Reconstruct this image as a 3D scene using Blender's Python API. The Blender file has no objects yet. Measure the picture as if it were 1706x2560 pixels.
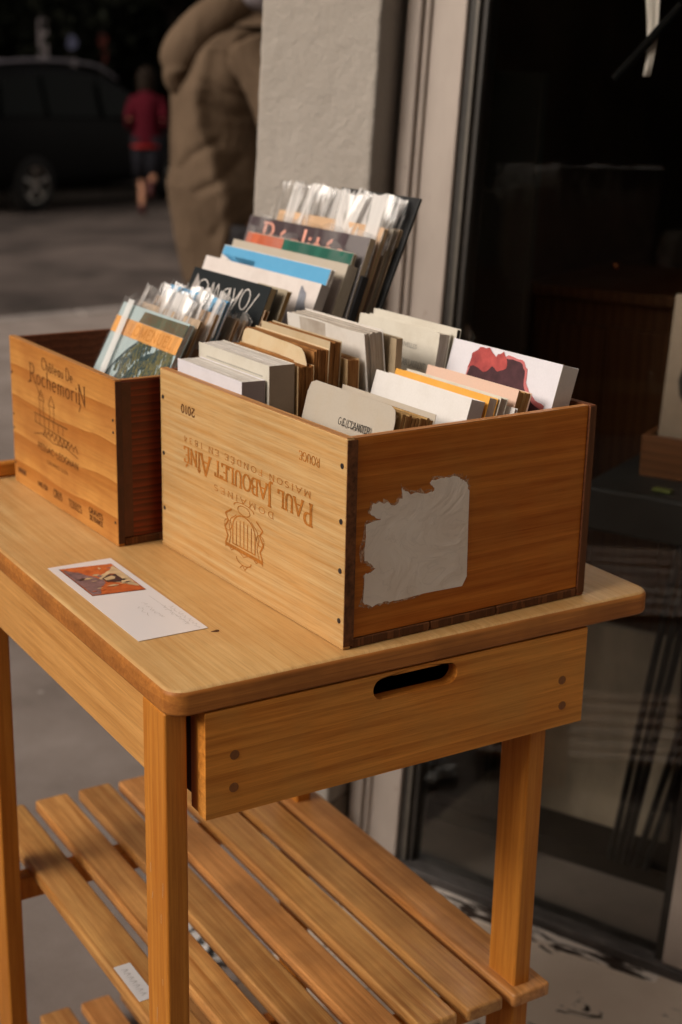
import bpy, bmesh, math, random
from mathutils import Vector, Matrix, noise
R_ = math.radians
random.seed(7)

# ------------------------------------------------------------------ camera
scene = bpy.context.scene
COL = scene.collection
cam_d = bpy.data.cameras.new('camera')
cam = bpy.data.objects.new('camera', cam_d)
COL.objects.link(cam)
scene.camera = cam
_f = Vector((0.50429613, 0.81367175, -0.2891776)); _r = Vector((0.85308651, -0.52135759, 0.02072871)); _u = Vector((0.13389857, 0.25714692, 0.95705101))
_m = Matrix((_r, _u, -_f)).transposed().to_4x4()
_m.translation = Vector((-0.73342301, -1.17427076, 1.48752245))
cam.matrix_world = _m
cam_d.sensor_fit = 'HORIZONTAL'; cam_d.sensor_width = 24.0
cam_d.lens = 3620.57 / 1706 * 24
cam_d.clip_start = 0.05; cam_d.clip_end = 500
cam_d.dof.use_dof = True; cam_d.dof.focus_distance = 1.52; cam_d.dof.aperture_fstop = 4.2; cam_d.dof.aperture_blades = 8

# ------------------------------------------------------------------ light
SUN_ELEV, SUN_AZ = R_(30), R_(177)      # azimuth of the direction TOWARDS the sun, from +X counter-clockwise
world = bpy.data.worlds.new('World'); scene.world = world; world.use_nodes = True
wn = world.node_tree
sky = wn.nodes.new('ShaderNodeTexSky'); sky.sky_type = 'NISHITA'; sky.sun_disc = False
sky.sun_elevation = SUN_ELEV; sky.sun_rotation = R_(90) - SUN_AZ
sky.dust_density = 5.0; sky.ozone_density = 0.6; sky.air_density = 1.0
_hs = wn.nodes.new('ShaderNodeHueSaturation'); _hs.inputs['Saturation'].default_value = .35
wn.links.new(sky.outputs[0], _hs.inputs['Color'])
_wm = wn.nodes.new('ShaderNodeMix'); _wm.data_type = 'RGBA'; _wm.blend_type = 'MULTIPLY'; _wm.inputs[0].default_value = 1.0; _wm.inputs[7].default_value = (1.0, .85, .70, 1)   # hazy overcast
wn.links.new(_hs.outputs[0], _wm.inputs[6]); wn.links.new(_wm.outputs[2], wn.nodes['Background'].inputs[0])
wn.nodes['Background'].inputs[1].default_value = 0.095
sd = bpy.data.lights.new('sun', 'SUN'); sd.energy = 1.78; sd.angle = R_(30); sd.color = (1.0, 0.965, 0.925)
sun = bpy.data.objects.new('sun', sd); COL.objects.link(sun)
_d = Vector((math.cos(SUN_ELEV) * math.cos(SUN_AZ), math.cos(SUN_ELEV) * math.sin(SUN_AZ), math.sin(SUN_ELEV)))
sun.rotation_euler = _d.to_track_quat('Z', 'Y').to_euler(); sun.location = (-3, 0, 6)
scene.view_settings.view_transform = 'Standard'; scene.view_settings.look = 'None'
scene.view_settings.exposure = 0.3; scene.view_settings.gamma = 1.0
scene.render.engine = 'CYCLES'
scene.cycles.use_denoising = True
scene.cycles.max_bounces = 8; scene.cycles.transparent_max_bounces = 16

# ------------------------------------------------------------------ helpers: materials
class NT:
    def __init__(s, name):
        s.m = bpy.data.materials.new(name); s.m.use_nodes = True
        s.t = s.m.node_tree; s.b = s.t.nodes['Principled BSDF']; s.out = s.t.nodes['Material Output']
    def n(s, typ, **kw):
        nd = s.t.nodes.new(typ)
        for k, v in kw.items():
            if k[0] == 'i' and k[1:].isdigit(): nd.inputs[int(k[1:])].default_value = v
            elif k in nd.inputs.keys(): nd.inputs[k].default_value = v
            else: setattr(nd, k, v)
        return nd
    def l(s, a, b): s.t.links.new(a, b)
    def coords(s, scale=(1, 1, 1), loc=(0, 0, 0)):
        tc = s.n('ShaderNodeTexCoord'); mp = s.n('ShaderNodeMapping')
        mp.inputs['Scale'].default_value = scale; mp.inputs['Location'].default_value = loc
        s.l(tc.outputs['Object'], mp.inputs['Vector']); return mp.outputs[0]
    def noise(s, vec, scale, detail=4, rough=.55, dist=0.0):
        nd = s.n('ShaderNodeTexNoise', Scale=scale, Detail=detail, Roughness=rough, Distortion=dist)
        s.l(vec, nd.inputs['Vector']); return nd.outputs['Fac']
    def ramp(s, fac, stops):
        nd = s.n('ShaderNodeValToRGB'); cr = nd.color_ramp
        while len(cr.elements) < len(stops): cr.elements.new(.5)
        for e, (p, c) in zip(cr.elements, stops):
            e.position = p; e.color = (c[0], c[1], c[2], 1) if hasattr(c, '__len__') else (c, c, c, 1)
        s.l(fac, nd.inputs[0]); return nd.outputs[0]
    def mix(s, fac, a, b, mode='MIX'):
        nd = s.n('ShaderNodeMix', data_type='RGBA', blend_type=mode)
        for sock, v in ((nd.inputs[0], fac), (nd.inputs[6], a), (nd.inputs[7], b)):
            if hasattr(v, 'links') or hasattr(v, 'is_linked'): s.l(v, sock)
            elif sock.type == 'VALUE': sock.default_value = v
            else: sock.default_value = (v[0], v[1], v[2], 1)
        return nd.outputs[2]
    def math(s, op, a, b=None):
        nd = s.n('ShaderNodeMath', operation=op)
        for i, v in enumerate((a, b)):
            if v is None: continue
            if hasattr(v, 'is_linked'): s.l(v, nd.inputs[i])
            else: nd.inputs[i].default_value = v
        return nd.outputs[0]
    def bump(s, h, strength=.3, dist=.001):
        nd = s.n('ShaderNodeBump', Strength=strength, Distance=dist); s.l(h, nd.inputs['Height']); s.l(nd.outputs[0], s.b.inputs['Normal'])
    def base(s, c):
        if hasattr(c, 'is_linked'): s.l(c, s.b.inputs['Base Color'])
        else: s.b.inputs['Base Color'].default_value = (c[0], c[1], c[2], 1)
    def rough(s, r, spec=.5):
        if hasattr(r, 'is_linked'): s.l(r, s.b.inputs['Roughness'])
        else: s.b.inputs['Roughness'].default_value = r
        s.b.inputs['Specular IOR Level'].default_value = spec

def wood(name, light, dark, axis=1, ringax=0, rough=.5, spec=.4, ring=18, ringmix=.5, streak=.6, off=(0, 0, 0), dist=5.0, stave=None, stain=None, stainmix=.35, bump=.25, swirl=1.0, coat=0.0, lines=.28):
    """varnished / raw timber. axis: grain direction, ringax: the direction across which growth lines alternate"""
    w = NT(name)
    light = [min(.85, x * q) for x, q in zip(light, (1.12, 1.14, 1.2))]; dark = [x * 1.15 for x in dark]
    sc = [1, 1, 1]; sc[axis] = .09 * swirl
    v = w.coords(sc, off)
    if stave:      # glued staves: (axis, width, contrast)
        tc = w.n('ShaderNodeTexCoord'); sp = w.n('ShaderNodeSeparateXYZ'); w.l(tc.outputs['Object'], sp.inputs[0])
        q = w.math('FLOOR', w.math('DIVIDE', w.math('ADD', sp.outputs[stave[0]], 10.013), stave[1]))
        wn_ = w.n('ShaderNodeTexWhiteNoise', noise_dimensions='1D'); w.l(q, wn_.inputs['W'])
        va = w.n('ShaderNodeVectorMath', operation='ADD'); w.l(v, va.inputs[0])
        cb = w.n('ShaderNodeVectorMath', operation='SCALE', Scale=3.0); w.l(wn_.outputs['Color'], cb.inputs[0]); w.l(cb.outputs[0], va.inputs[1])
        v = va.outputs[0]
    wv = w.n('ShaderNodeTexWave', wave_type='BANDS', bands_direction='XYZ'[ringax], wave_profile='SAW', Scale=ring, Distortion=dist, Detail=3.0)
    wv.inputs['Detail Scale'].default_value = 1.2; wv.inputs['Detail Roughness'].default_value = .55
    w.l(v, wv.inputs['Vector'])
    sc2 = [1, 1, 1]; sc2[axis] = .03
    v2 = w.coords(sc2, off)
    n1 = w.noise(v2, 160, 5, .6); n2 = w.noise(v2, 900, 3, .7)
    fac = w.math('ADD', w.math('MULTIPLY', wv.outputs['Fac'], ringmix), w.math('MULTIPLY', n1, streak))
    col = w.ramp(fac, [(.36 * streak + .12 * ringmix, light), (.70 * streak + .95 * ringmix, dark)])
    n3 = w.noise(w.coords((1, 1, 1), off), 9, 3, .6)
    if stain: col = w.mix(w.math('MULTIPLY', w.ramp(n3, [(.42, 0), (.68, 1)]), stainmix), col, stain)
    if stave:
        col = w.mix(w.ramp(wn_.outputs['Value'], [(0, 0), (1, stave[2])]), col, dark)
    nl = w.noise(v2, 46, 2, .45, .5)
    ln = w.math('ADD', w.ramp(nl, [(.515, 0), (.53, 1), (.56, 0)]), w.math('ADD', w.ramp(nl, [(.425, 0), (.44, .8), (.46, 0)]), w.ramp(nl, [(.60, 0), (.62, 1), (.66, 0)])))
    col = w.mix(w.math('MULTIPLY', ln, lines), col, [x * .72 for x in dark])
    pore = w.ramp(n2, [(.28, .62), (.5, 1)])
    col = w.mix(.5, col, pore, 'MULTIPLY')
    w.base(col)
    w.rough(w.ramp(n3, [(.3, max(.05, rough - .1)), (.7, rough + .12)]), spec)
    w.b.inputs['Coat Weight'].default_value = coat; w.b.inputs['Coat Roughness'].default_value = .28
    w.bump(w.math('ADD', n1, n2), bump, .0006)
    return w.m

def plain(name, c, rough=.6, spec=.4, var=.12, scale=60, bump=.1, metal=0.0, c2=None, vs=(1, 1, 1)):
    w = NT(name); v = w.coords(vs)
    n1 = w.noise(v, scale, 4, .6); n0 = w.noise(v, scale * .13, 3, .6)
    f = w.math('MULTIPLY', w.math('ADD', n1, n0), .5)
    d = c2 if c2 else [x * (1 - var * 2.2) for x in c]; b = [min(1, x * (1 + var)) for x in c]
    w.base(w.ramp(f, [(.3, d), (.65, b)])); w.rough(rough, spec); w.b.inputs['Metallic'].default_value = metal
    if bump: w.bump(n1, bump, .001)
    return w.m

def pages(name, light, dark, n=900, var=.5):
    """stack of leaves seen at the edge: lines across local x"""
    w = NT(name); v = w.coords((1, .03, .03))
    n1 = w.noise(v, n, 3, .8); n2 = w.noise(v, n * .25, 2, .5); n3 = w.noise(w.coords(), 30, 3)
    f = w.math('ADD', w.math('MULTIPLY', n1, .6), w.math('MULTIPLY', n2, .4))
    col = w.ramp(f, [(.35, dark), (.6, light)])
    col = w.mix(w.math('MULTIPLY', w.ramp(n3, [(.4, 0), (.7, 1)]), .3), col, dark)
    w.base(col); w.rough(.85, .15); w.bump(n1, .6, .0006); return w.m

def paper(name, c, stain=None, mixf=.4, rough=.55, scale=22, spec=.3):
    w = NT(name); c = [min(.82, x * 1.16) for x in c] if sum(c) > 1.2 else c; n1 = w.noise(w.coords(), scale, 5, .65); n2 = w.noise(w.coords((1, 1, 1), (3, 1, 7)), 400, 3, .7)
    col = w.mix(w.math('MULTIPLY', w.ramp(n1, [(.45, 0), (.75, 1)]), mixf), c, stain or [x * .82 for x in c])
    col = w.mix(.12, col, w.ramp(n2, [(.3, .6), (.6, 1)]), 'MULTIPLY')
    w.base(col); w.rough(rough, spec); w.bump(n2, .08, .0005); return w.m

def emis_free_glass(name, tint=(1, 1, 1), refl=1.0, rough=.0):
    w = NT(name); w.t.nodes.remove(w.b)
    tr = w.n('ShaderNodeBsdfTransparent'); tr.inputs[0].default_value = (*tint, 1)
    gl = w.n('ShaderNodeBsdfGlossy', Roughness=rough); gl.inputs[0].default_value = (refl, refl, refl, 1)
    fr = w.n('ShaderNodeFresnel', IOR=1.5); mx = w.n('ShaderNodeMixShader')
    w.l(w.math('MULTIPLY', fr.outputs[0], .42), mx.inputs[0]); w.l(tr.outputs[0], mx.inputs[1]); w.l(gl.outputs[0], mx.inputs[2]); w.l(mx.outputs[0], w.out.inputs[0])
    return w.m

# ------------------------------------------------------------------ helpers: meshes
def V3(*a): return Vector(a)
def link(o, parent=None, mat=None):
    COL.objects.link(o)
    if parent: o.parent = parent
    if mat: o.data.materials.append(mat)
    return o
def obj(name, bm, mat, parent=None, smooth=False, bevel=0, seg=2, loc=None, rot=None, autosmooth=None):
    bmesh.ops.recalc_face_normals(bm, faces=bm.faces)
    me = bpy.data.meshes.new(name); bm.to_mesh(me); bm.free()
    if smooth: me.polygons.foreach_set('use_smooth', [True] * len(me.polygons))
    o = bpy.data.objects.new(name, me)
    mats = mat if isinstance(mat, (list, tuple)) else [mat]
    for m_ in mats: me.materials.append(m_)
    COL.objects.link(o)
    if parent: o.parent = parent
    if loc: o.location = loc
    if rot: o.rotation_euler = rot
    if bevel:
        b = o.modifiers.new('bevel', 'BEVEL'); b.width = bevel; b.segments = seg; b.limit_method = 'ANGLE'; b.angle_limit = R_(40); b.harden_normals = True
        me.polygons.foreach_set('use_smooth', [True] * len(me.polygons))
        
    return o
def empty(name, loc=(0, 0, 0), rot=(0, 0, 0), label=None, cat=None, group=None):
    o = bpy.data.objects.new(name, None); COL.objects.link(o); o.location = loc; o.rotation_euler = rot; o.empty_display_size = .05
    if label: tag(o, label, cat, group)
    return o
def tag(o, label=None, cat=None, group=None, kind=None):
    if label: o['label'] = label
    if cat: o['category'] = cat
    if group: o['group'] = group
    if kind: o['kind'] = kind
    return o
def box(bm, x0, x1, y0, y1, z0, z1, mi=0):
    vs = [bm.verts.new((x, y, z)) for x in (x0, x1) for y in (y0, y1) for z in (z0, z1)]
    fs = [(0, 1, 3, 2), (4, 6, 7, 5), (0, 4, 5, 1), (2, 3, 7, 6), (0, 2, 6, 4), (1, 5, 7, 3)]
    out = []
    for f in fs:
        fc = bm.faces.new([vs[i] for i in f]); fc.material_index = mi; out.append(fc)
    return vs
def B(*a):
    bm = bmesh.new(); box(bm, *a); return bm
def cyl(bm, p0, p1, r0, r1=None, n=16, cap=True):
    p0, p1 = Vector(p0), Vector(p1); r1 = r0 if r1 is None else r1
    q = (p1 - p0).to_track_quat('Z', 'Y')
    a = [bm.verts.new(p0 + q @ Vector((math.cos(t) * r0, math.sin(t) * r0, 0))) for t in [2 * math.pi * i / n for i in range(n)]]
    b = [bm.verts.new(p1 + q @ Vector((math.cos(t) * r1, math.sin(t) * r1, 0))) for t in [2 * math.pi * i / n for i in range(n)]]
    for i in range(n): bm.faces.new((a[i], a[(i + 1) % n], b[(i + 1) % n], b[i]))
    if cap: bm.faces.new(a[::-1]); bm.faces.new(b)
def poly(bm, pts, z=0.0, th=None, mi=0):
    """flat polygon in local xy; th gives thickness"""
    a = [bm.verts.new((p[0], p[1], z)) for p in pts]
    f = bm.faces.new(a); f.material_index = mi
    if th:
        r = bmesh.ops.extrude_face_region(bm, geom=[f]); vv = [e for e in r['geom'] if isinstance(e, bmesh.types.BMVert)]
        bmesh.ops.translate(bm, verts=vv, vec=(0, 0, th))
    bmesh.ops.triangulate(bm, faces=[x for x in bm.faces if len(x.verts) > 4])
def rings(bm, rs, n=28, cap=True, jitter=None, pw=1.0):
    """loft of rings; each ring (centre, ax, ay, xdir, ydir)"""
    prev = None; first = None
    for k, (c, ax, ay, dx, dy) in enumerate(rs):
        cur = []
        for i in range(n):
            t = 2 * math.pi * i / n
            p = Vector(c) + Vector(dx) * (ax * math.copysign(abs(math.cos(t)) ** pw, math.cos(t))) + Vector(dy) * (ay * math.copysign(abs(math.sin(t)) ** pw, math.sin(t)))
            if jitter: p = jitter(p, t, k)
            cur.append(bm.verts.new(p))
        if prev:
            for i in range(n): bm.faces.new((prev[i], prev[(i + 1) % n], cur[(i + 1) % n], cur[i]))
        else: first = cur
        prev = cur
    if cap: bm.faces.new(first[::-1]); bm.faces.new(prev)
def tube(bm, pts, rad, n=14, up=(0, 0, 1), jitter=None, flat=1.0):
    rs = []
    for i, p in enumerate(pts):
        a = Vector(pts[max(0, i - 1)]); b = Vector(pts[min(len(pts) - 1, i + 1)]); d = (b - a).normalized()
        x = d.cross(Vector(up)); x = x.normalized() if x.length > 1e-4 else Vector((1, 0, 0)); y = x.cross(d)
        r = rad[i] if isinstance(rad, (list, tuple)) else rad
        rs.append((p, r, r * flat, x, y))
    rings(bm, rs, n, jitter=jitter)
def spline(pts, k=6):
    out = []
    P = [Vector(p) for p in pts]
    for i in range(len(P) - 1):
        p0 = P[max(i - 1, 0)]; p1 = P[i]; p2 = P[i + 1]; p3 = P[min(i + 2, len(P) - 1)]
        for j in range(k):
            t = j / k
            out.append(.5 * ((2 * p1) + (p2 - p0) * t + (2 * p0 - 5 * p1 + 4 * p2 - p3) * t * t + (3 * p1 - p0 - 3 * p2 + p3) * t ** 3))
    out.append(P[-1]); return out

# ------------------------------------------------------------------ lettering: a small stroke alphabet
def arc(cx, cy, rx, ry, a0, a1, n=9):
    return [(cx + rx * math.cos(R_(a0 + (a1 - a0) * i / n)), cy + ry * math.sin(R_(a0 + (a1 - a0) * i / n))) for i in range(n + 1)]
GL = {
 'A': (.8, [[(0, 0), (.4, 1)], [(.4, 1), (.8, 0)], [(.16, .35), (.64, .35)]], [(0, 0), (.8, 0)]),
 'B': (.62, [[(.1, 0), (.1, 1)], [(.1, 1)] + arc(.35, .76, .22, .24, 90, -90) + [(.1, .52)], [(.1, .52)] + arc(.36, .26, .26, .26, 90, -90) + [(.1, 0)]], [(.1, 0), (.1, 1)]),
 'C': (.72, [arc(.42, .5, .38, .5, 50, 310, 14), [(.68, .74), (.68, 1)]], []),
 'D': (.74, [[(.1, 0), (.1, 1)], [(.1, 1), (.3, 1)] + arc(.3, .5, .38, .5, 90, -90, 12) + [(.1, 0)]], [(.1, 0), (.1, 1)]),
 'E': (.6, [[(.1, 0), (.1, 1)], [(.1, 1), (.55, 1), (.55, .84)], [(.1, .52), (.42, .52)], [(.1, 0), (.58, 0), (.58, .18)]], [(.1, 0), (.1, 1)]),
 'F': (.56, [[(.1, 0), (.1, 1)], [(.1, 1), (.55, 1), (.55, .84)], [(.1, .52), (.42, .52)]], [(.1, 0), (.1, 1)]),
 'G': (.76, [arc(.42, .5, .38, .5, 50, 350, 14), [(.5, .44), (.8, .44)], [(.72, .44), (.72, .1)]], []),
 'I': (.26, [[(.13, 0), (.13, 1)]], [(.13, 0), (.13, 1)]),
 'J': (.36, [[(.24, 1), (.24, -.02)] + arc(.08, -.02, .16, .16, 0, -120, 5)], [(.24, 1)]),
 'L': (.56, [[(.1, 0), (.1, 1)], [(.1, 0), (.55, 0), (.55, .2)]], [(.1, 0), (.1, 1)]),
 'M': (.92, [[(.1, 0), (.1, 1)], [(.1, 1), (.46, .1)], [(.46, .1), (.82, 1)], [(.82, 1), (.82, 0)]], [(.1, 0), (.1, 1), (.82, 1), (.82, 0)]),
 'N': (.78, [[(.1, 0), (.1, 1)], [(.1, 1), (.68, 0)], [(.68, 0), (.68, 1)]], [(.1, 0), (.1, 1), (.68, 1)]),
 'O': (.84, [arc(.42, .5, .38, .5, 0, 360, 20)], []),
 'P': (.6, [[(.1, 0), (.1, 1)], [(.1, 1)] + arc(.3, .73, .26, .27, 90, -90) + [(.1, .46)]], [(.1, 0), (.1, 1)]),
 'R': (.7, [[(.1, 0), (.1, 1)], [(.1, 1)] + arc(.3, .73, .26, .27, 90, -90) + [(.1, .46)], [(.32, .46), (.68, 0)]], [(.1, 0), (.1, 1), (.68, 0)]),
 'S': (.56, [arc(.28, .75, .22, .25, 30, 270, 10) + arc(.28, .25, .24, .25, 90, -150, 10)], []),
 'T': (.66, [[(.33, 0), (.33, 1)], [(.02, .82), (.02, 1), (.64, 1), (.64, .82)]], [(.33, 0)]),
 'U': (.74, [[(.1, 1), (.1, .32)] + arc(.37, .32, .27, .32, 180, 360, 10) + [(.64, 1)]], [(.1, 1), (.64, 1)]),
 'V': (.76, [[(0, 1), (.38, 0)], [(.38, 0), (.76, 1)]], [(0, 1), (.76, 1)]),
 '0': (.6, [arc(.3, .5, .24, .5, 0, 360, 16)], []), '1': (.4, [[(.2, 0), (.2, 1)], [(.2, 1), (.06, .84)]], [(.2, 0)]),
 '2': (.6, [arc(.3, .74, .24, .26, 170, -40, 9) + [(.06, 0), (.56, 0)]], []),
 '3': (.6, [arc(.28, .76, .22, .24, 140, -90, 9), arc(.28, .26, .26, .26, 90, -140, 9)], []),
 '4': (.6, [[(.44, 0), (.44, 1), (.04, .3), (.58, .3)]], []),
 '8': (.6, [arc(.3, .76, .2, .24, 0, 360, 14), arc(.3, .26, .25, .26, 0, 360, 14)], []),
 '.': (.24, [[(.1, 0), (.1, .07)]], []), '-': (.4, [[(.05, .42), (.35, .42)]], []), "'": (.2, [[(.1, .8), (.08, 1)]], []),
 'a': (.52, [arc(.24, .26, .2, .26, 0, 360, 12), [(.44, .52), (.44, 0)]], []),
 'c': (.46, [arc(.26, .26, .22, .26, 50, 310, 9)], []), 'e': (.5, [[(.04, .28), (.46, .28)] + arc(.25, .26, .21, .26, 5, 310, 10)], []),
 'h': (.52, [[(.08, 0), (.08, .85)], [(.08, .34)] + arc(.26, .32, .18, .2, 180, 0, 7) + [(.44, 0)]], []),
 'i': (.18, [[(.09, 0), (.09, .52)], [(.09, .68), (.09, .74)]], []), 'l': (.18, [[(.09, 0), (.09, 1)]], [(.09, 0)]),
 'm': (.78, [[(.08, 0), (.08, .52)], [(.08, .34)] + arc(.23, .34, .15, .18, 180, 0, 6) + [(.38, 0)], [(.38, .34)] + arc(.54, .34, .16, .18, 180, 0, 6) + [(.7, 0)]], []),
 'n': (.5, [[(.08, 0), (.08, .52)], [(.08, .34)] + arc(.26, .34, .18, .18, 180, 0, 7) + [(.44, 0)]], []),
 'o': (.5, [arc(.25, .26, .21, .26, 0, 360, 13)], []), 'r': (.36, [[(.08, 0), (.08, .52)], [(.08, .36)] + arc(.24, .34, .16, .18, 180, 50, 5)], []),
 's': (.4, [arc(.2, .39, .15, .13, 30, 270, 7) + arc(.2, .13, .16, .13, 90, -150, 7)], []),
 't': (.34, [[(.16, .8), (.16, 0)], [(.02, .54), (.32, .54)]], []),
 'u': (.5, [[(.08, .52), (.08, .2)] + arc(.25, .2, .17, .2, 180, 360, 7) + [(.42, .52)], [(.42, .3), (.42, 0)]], []),
 'y': (.46, [[(.05, .52), (.24, .02)], [(.42, .52), (.16, -.26), (.02, -.3)]], []),
}
ACC = {'É': ('E', [[(.2, 1.12), (.42, 1.3)]]), 'Î': ('I', [[(0, 1.1), (.13, 1.28), (.26, 1.1)]]), 'é': ('e', [[(.18, .64), (.36, .82)]]), 'â': ('a', [[(.08, .62), (.24, .8), (.4, .62)]])}
def ribbon(bm, pts, thick, thin, cnt):
    for (x0, y0), (x1, y1) in zip(pts, pts[1:]):
        dx, dy = x1 - x0, y1 - y0; L = math.hypot(dx, dy)
        if L < 1e-7: continue
        w = (thin + (thick - thin) * abs(dy / L) ** 1.3) / 2
        nx, ny = -dy / L * w, dx / L * w; ex, ey = dx / L * w * .35, dy / L * w * .35
        z = (cnt[0] % 40) * 2e-6; cnt[0] += 1
        vs = [bm.verts.new(p) for p in ((x0 - ex + nx, y0 - ey + ny, z), (x0 - ex - nx, y0 - ey - ny, z), (x1 + ex - nx, y1 + ey - ny, z), (x1 + ex + nx, y1 + ey + ny, z))]
        bm.faces.new(vs)
def text(bm, s, x, y, h, width=None, weight=.14, contrast=.45, serif=True, space=.14, slant=0.0, cnt=None, smallcaps=.78, xs=1.0):
    """write s at (x, y) cap height h; upper-case letters inside | | are small capitals"""
    cnt = cnt or [0]; items = []; cx = 0; small = False
    for ch in s:
        if ch == '|': small = not small; continue
        k = smallcaps if small else 1.0
        if ch == ' ': cx += .34; continue
        extra = []
        if ch in ACC: ch, extra = ACC[ch]
        w, st, sf = GL[ch]; items.append((cx, k, st + extra, sf if serif else [])); cx += w * k + space
    tot = cx - space; sx = (width / tot if width else h * xs); 
    for (ox, k, st, sf) in items:
        for pl in st:
            ribbon(bm, [(x + (ox + px * k) * sx + slant * py * k * h, y + py * k * h) for px, py in pl], weight * h * k, weight * h * contrast * k, cnt)
        for (px, py) in sf:
            ribbon(bm, [(x + (ox + (px - .13) * k) * sx, y + py * k * h), (x + (ox + (px + .13) * k) * sx, y + py * k * h)], weight * h * .5 * k, weight * h * .45 * k, cnt)
    return tot * sx
def frame(origin, right, up):
    r = Vector(right).normalized(); u = Vector(up).normalized(); n = r.cross(u)
    m = Matrix((r, u, n)).transposed().to_4x4(); m.translation = Vector(origin) + n * .0003; return m
def place(o, origin, right, up):
    o.matrix_local = frame(origin, right, up); return o

# ------------------------------------------------------------------ shared materials
M = {}
M['top'] = wood('honey_table_timber', (.63, .415, .175), (.46, .245, .075), 1, 0, .45, .4, 11, .05, .75, (0, 0, 0), 4, (0, .088, .38), (.55, .28, .09), .45, .2, coat=.25)
M['top_edge'] = M['top']
M['panel'] = wood('drawer_timber', (.72, .285, .046), (.37, .112, .014), 0, 2, .52, .15, 16, .14, .85, (2, 5, 1), 5, None, (.56, .28, .07), .55, .25, lines=.16)
M['leg'] = wood('leg_timber', (.55, .215, .032), (.38, .12, .014), 2, 0, .45, .2, 20, .03, .45, (4, 1, 0), 3, None, None, .3, .15, lines=.06)
M['rail'] = wood('rail_timber', (.66, .335, .095), (.42, .175, .034), 1, 2, .4, .45, 9, .12, .7, (7, 3, 0), 5, None, None, .3, .2, coat=.2)
M['crate_pale'] = wood('pale_pine_board', (.50, .340, .155), (.38, .18, .042), 1, 2, .62, .25, 22, .04, .55, (0, 1, 0), 2.2, None, (.60, .34, .12), .55, .2, swirl=1.4, lines=.26)
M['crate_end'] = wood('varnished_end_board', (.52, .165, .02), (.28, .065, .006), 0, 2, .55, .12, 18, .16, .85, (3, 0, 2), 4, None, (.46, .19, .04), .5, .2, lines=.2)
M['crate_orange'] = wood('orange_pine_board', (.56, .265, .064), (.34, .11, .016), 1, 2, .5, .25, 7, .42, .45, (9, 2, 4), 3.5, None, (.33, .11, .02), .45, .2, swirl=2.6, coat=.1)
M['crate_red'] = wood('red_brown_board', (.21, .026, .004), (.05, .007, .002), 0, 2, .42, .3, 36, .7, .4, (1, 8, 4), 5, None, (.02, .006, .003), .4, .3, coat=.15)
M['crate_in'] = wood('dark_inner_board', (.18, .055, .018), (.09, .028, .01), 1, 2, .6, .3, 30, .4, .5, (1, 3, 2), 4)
M['endgrain'] = wood('dark_end_grain', (.17, .065, .022), (.07, .026, .01), 2, 1, .7, .2, 60, .5, .6, (1, 3, 2), 4)
M['rim'] = wood('crate_rim_timber', (.50, .25, .085), (.30, .12, .035), 1, 0, .5, .3, 40, .4, .5, (1, 3, 9), 4)
M['rim_x'] = wood('crate_rim_timber_across', (.46, .20, .06), (.28, .10, .03), 0, 1, .5, .3, 40, .4, .5, (1, 3, 9), 4)
def slatmat(i):
    r = random.Random(i); k = (.80 + .30 * r.random()) * (1.0 - .045 * (i % 20))  # shade on the right-hand slats put into darker timber colours
    h = r.uniform(.9, 1.1); a = (.68 * k, .335 * k * h, .100 * k * h); b = (.37 * k, .130 * k, .024 * k)
    return wood('slat_timber_%d' % i, a, b, 1, 0, .42, .45, 9 + 6 * r.random(), .12, .75, (r.random() * 9, r.random() * 9, 0), 5, None, (.16, .07, .025), .38, .2, coat=.1)
M['nail'] = plain('rusty_nail', (.05, .04, .04), .5, .5, .2, 300, .2, .6)
M['ink_orange'] = plain('branded_orange_ink', (.42, .155, .028), .8, .1, .25, 260, 0)
M['ink_brown'] = plain('branded_brown_ink', (.15, .06, .02), .8, .1, .3, 260, 0)
M['ink_black'] = plain('black_ink', (.05, .045, .04), .8, .1, .2, 200, 0)
M['ink_grey'] = plain('grey_ink', (.30, .29, .27), .8, .1, .2, 200, 0)
M['ink_faint'] = plain('faint_pencil', (.50, .48, .47), .8, .1, .1, 200, 0)
M['ink_pink'] = plain('pink_ink', (.80, .38, .29), .6, .2, .1, 100, 0)
M['ink_white'] = plain('white_ink', (.62, .58, .54), .6, .2, .1, 100, 0)

# ================================================================== THE GROUND
def sheet(name, pts, z, mat, thick=None):
    bm = bmesh.new(); vs = [bm.verts.new((x, y, z)) for x, y in pts]; f = bm.faces.new(vs)
    if thick:
        r = bmesh.ops.extrude_face_region(bm, geom=[f]); vv = [e for e in r['geom'] if isinstance(e, bmesh.types.BMVert)]
        bmesh.ops.translate(bm, verts=vv, vec=(0, 0, -thick))
    o = obj(name, bm, mat); tag(o, kind='structure'); return o
w = NT('pavement_asphalt'); v = w.coords()
a = w.noise(v, 3.2, 5, .6); b_ = w.noise(v, 260, 4, .75); c_ = w.noise(v, 1.1, 3); d_ = w.noise(v, 38, 3, .6)
col = w.ramp(a, [(.3, (.23, .19, .168)), (.7, (.36, .306, .278))])
col = w.mix(.55, col, w.ramp(b_, [(.25, .55), (.7, 1.1)]), 'MULTIPLY')
vo = w.n('ShaderNodeTexVoronoi', Scale=9.0); w.l(v, vo.inputs['Vector'])
spots = w.math('MULTIPLY', w.ramp(vo.outputs['Distance'], [(.07, 1), (.10, 0)]), w.ramp(d_, [(.52, 0), (.56, 1)]))
col = w.mix(spots, col, (.42, .38, .35)); w.base(col); w.rough(.9, .2); w.bump(b_, .5, .002)
M['pavement'] = w.m
w = NT('street_asphalt'); v = w.coords(); a = w.noise(v, .7, 5, .6, 1.0); b_ = w.noise(v, 60, 4, .75); a2 = w.noise(v, 2.2, 3, .6, .4)
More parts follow.
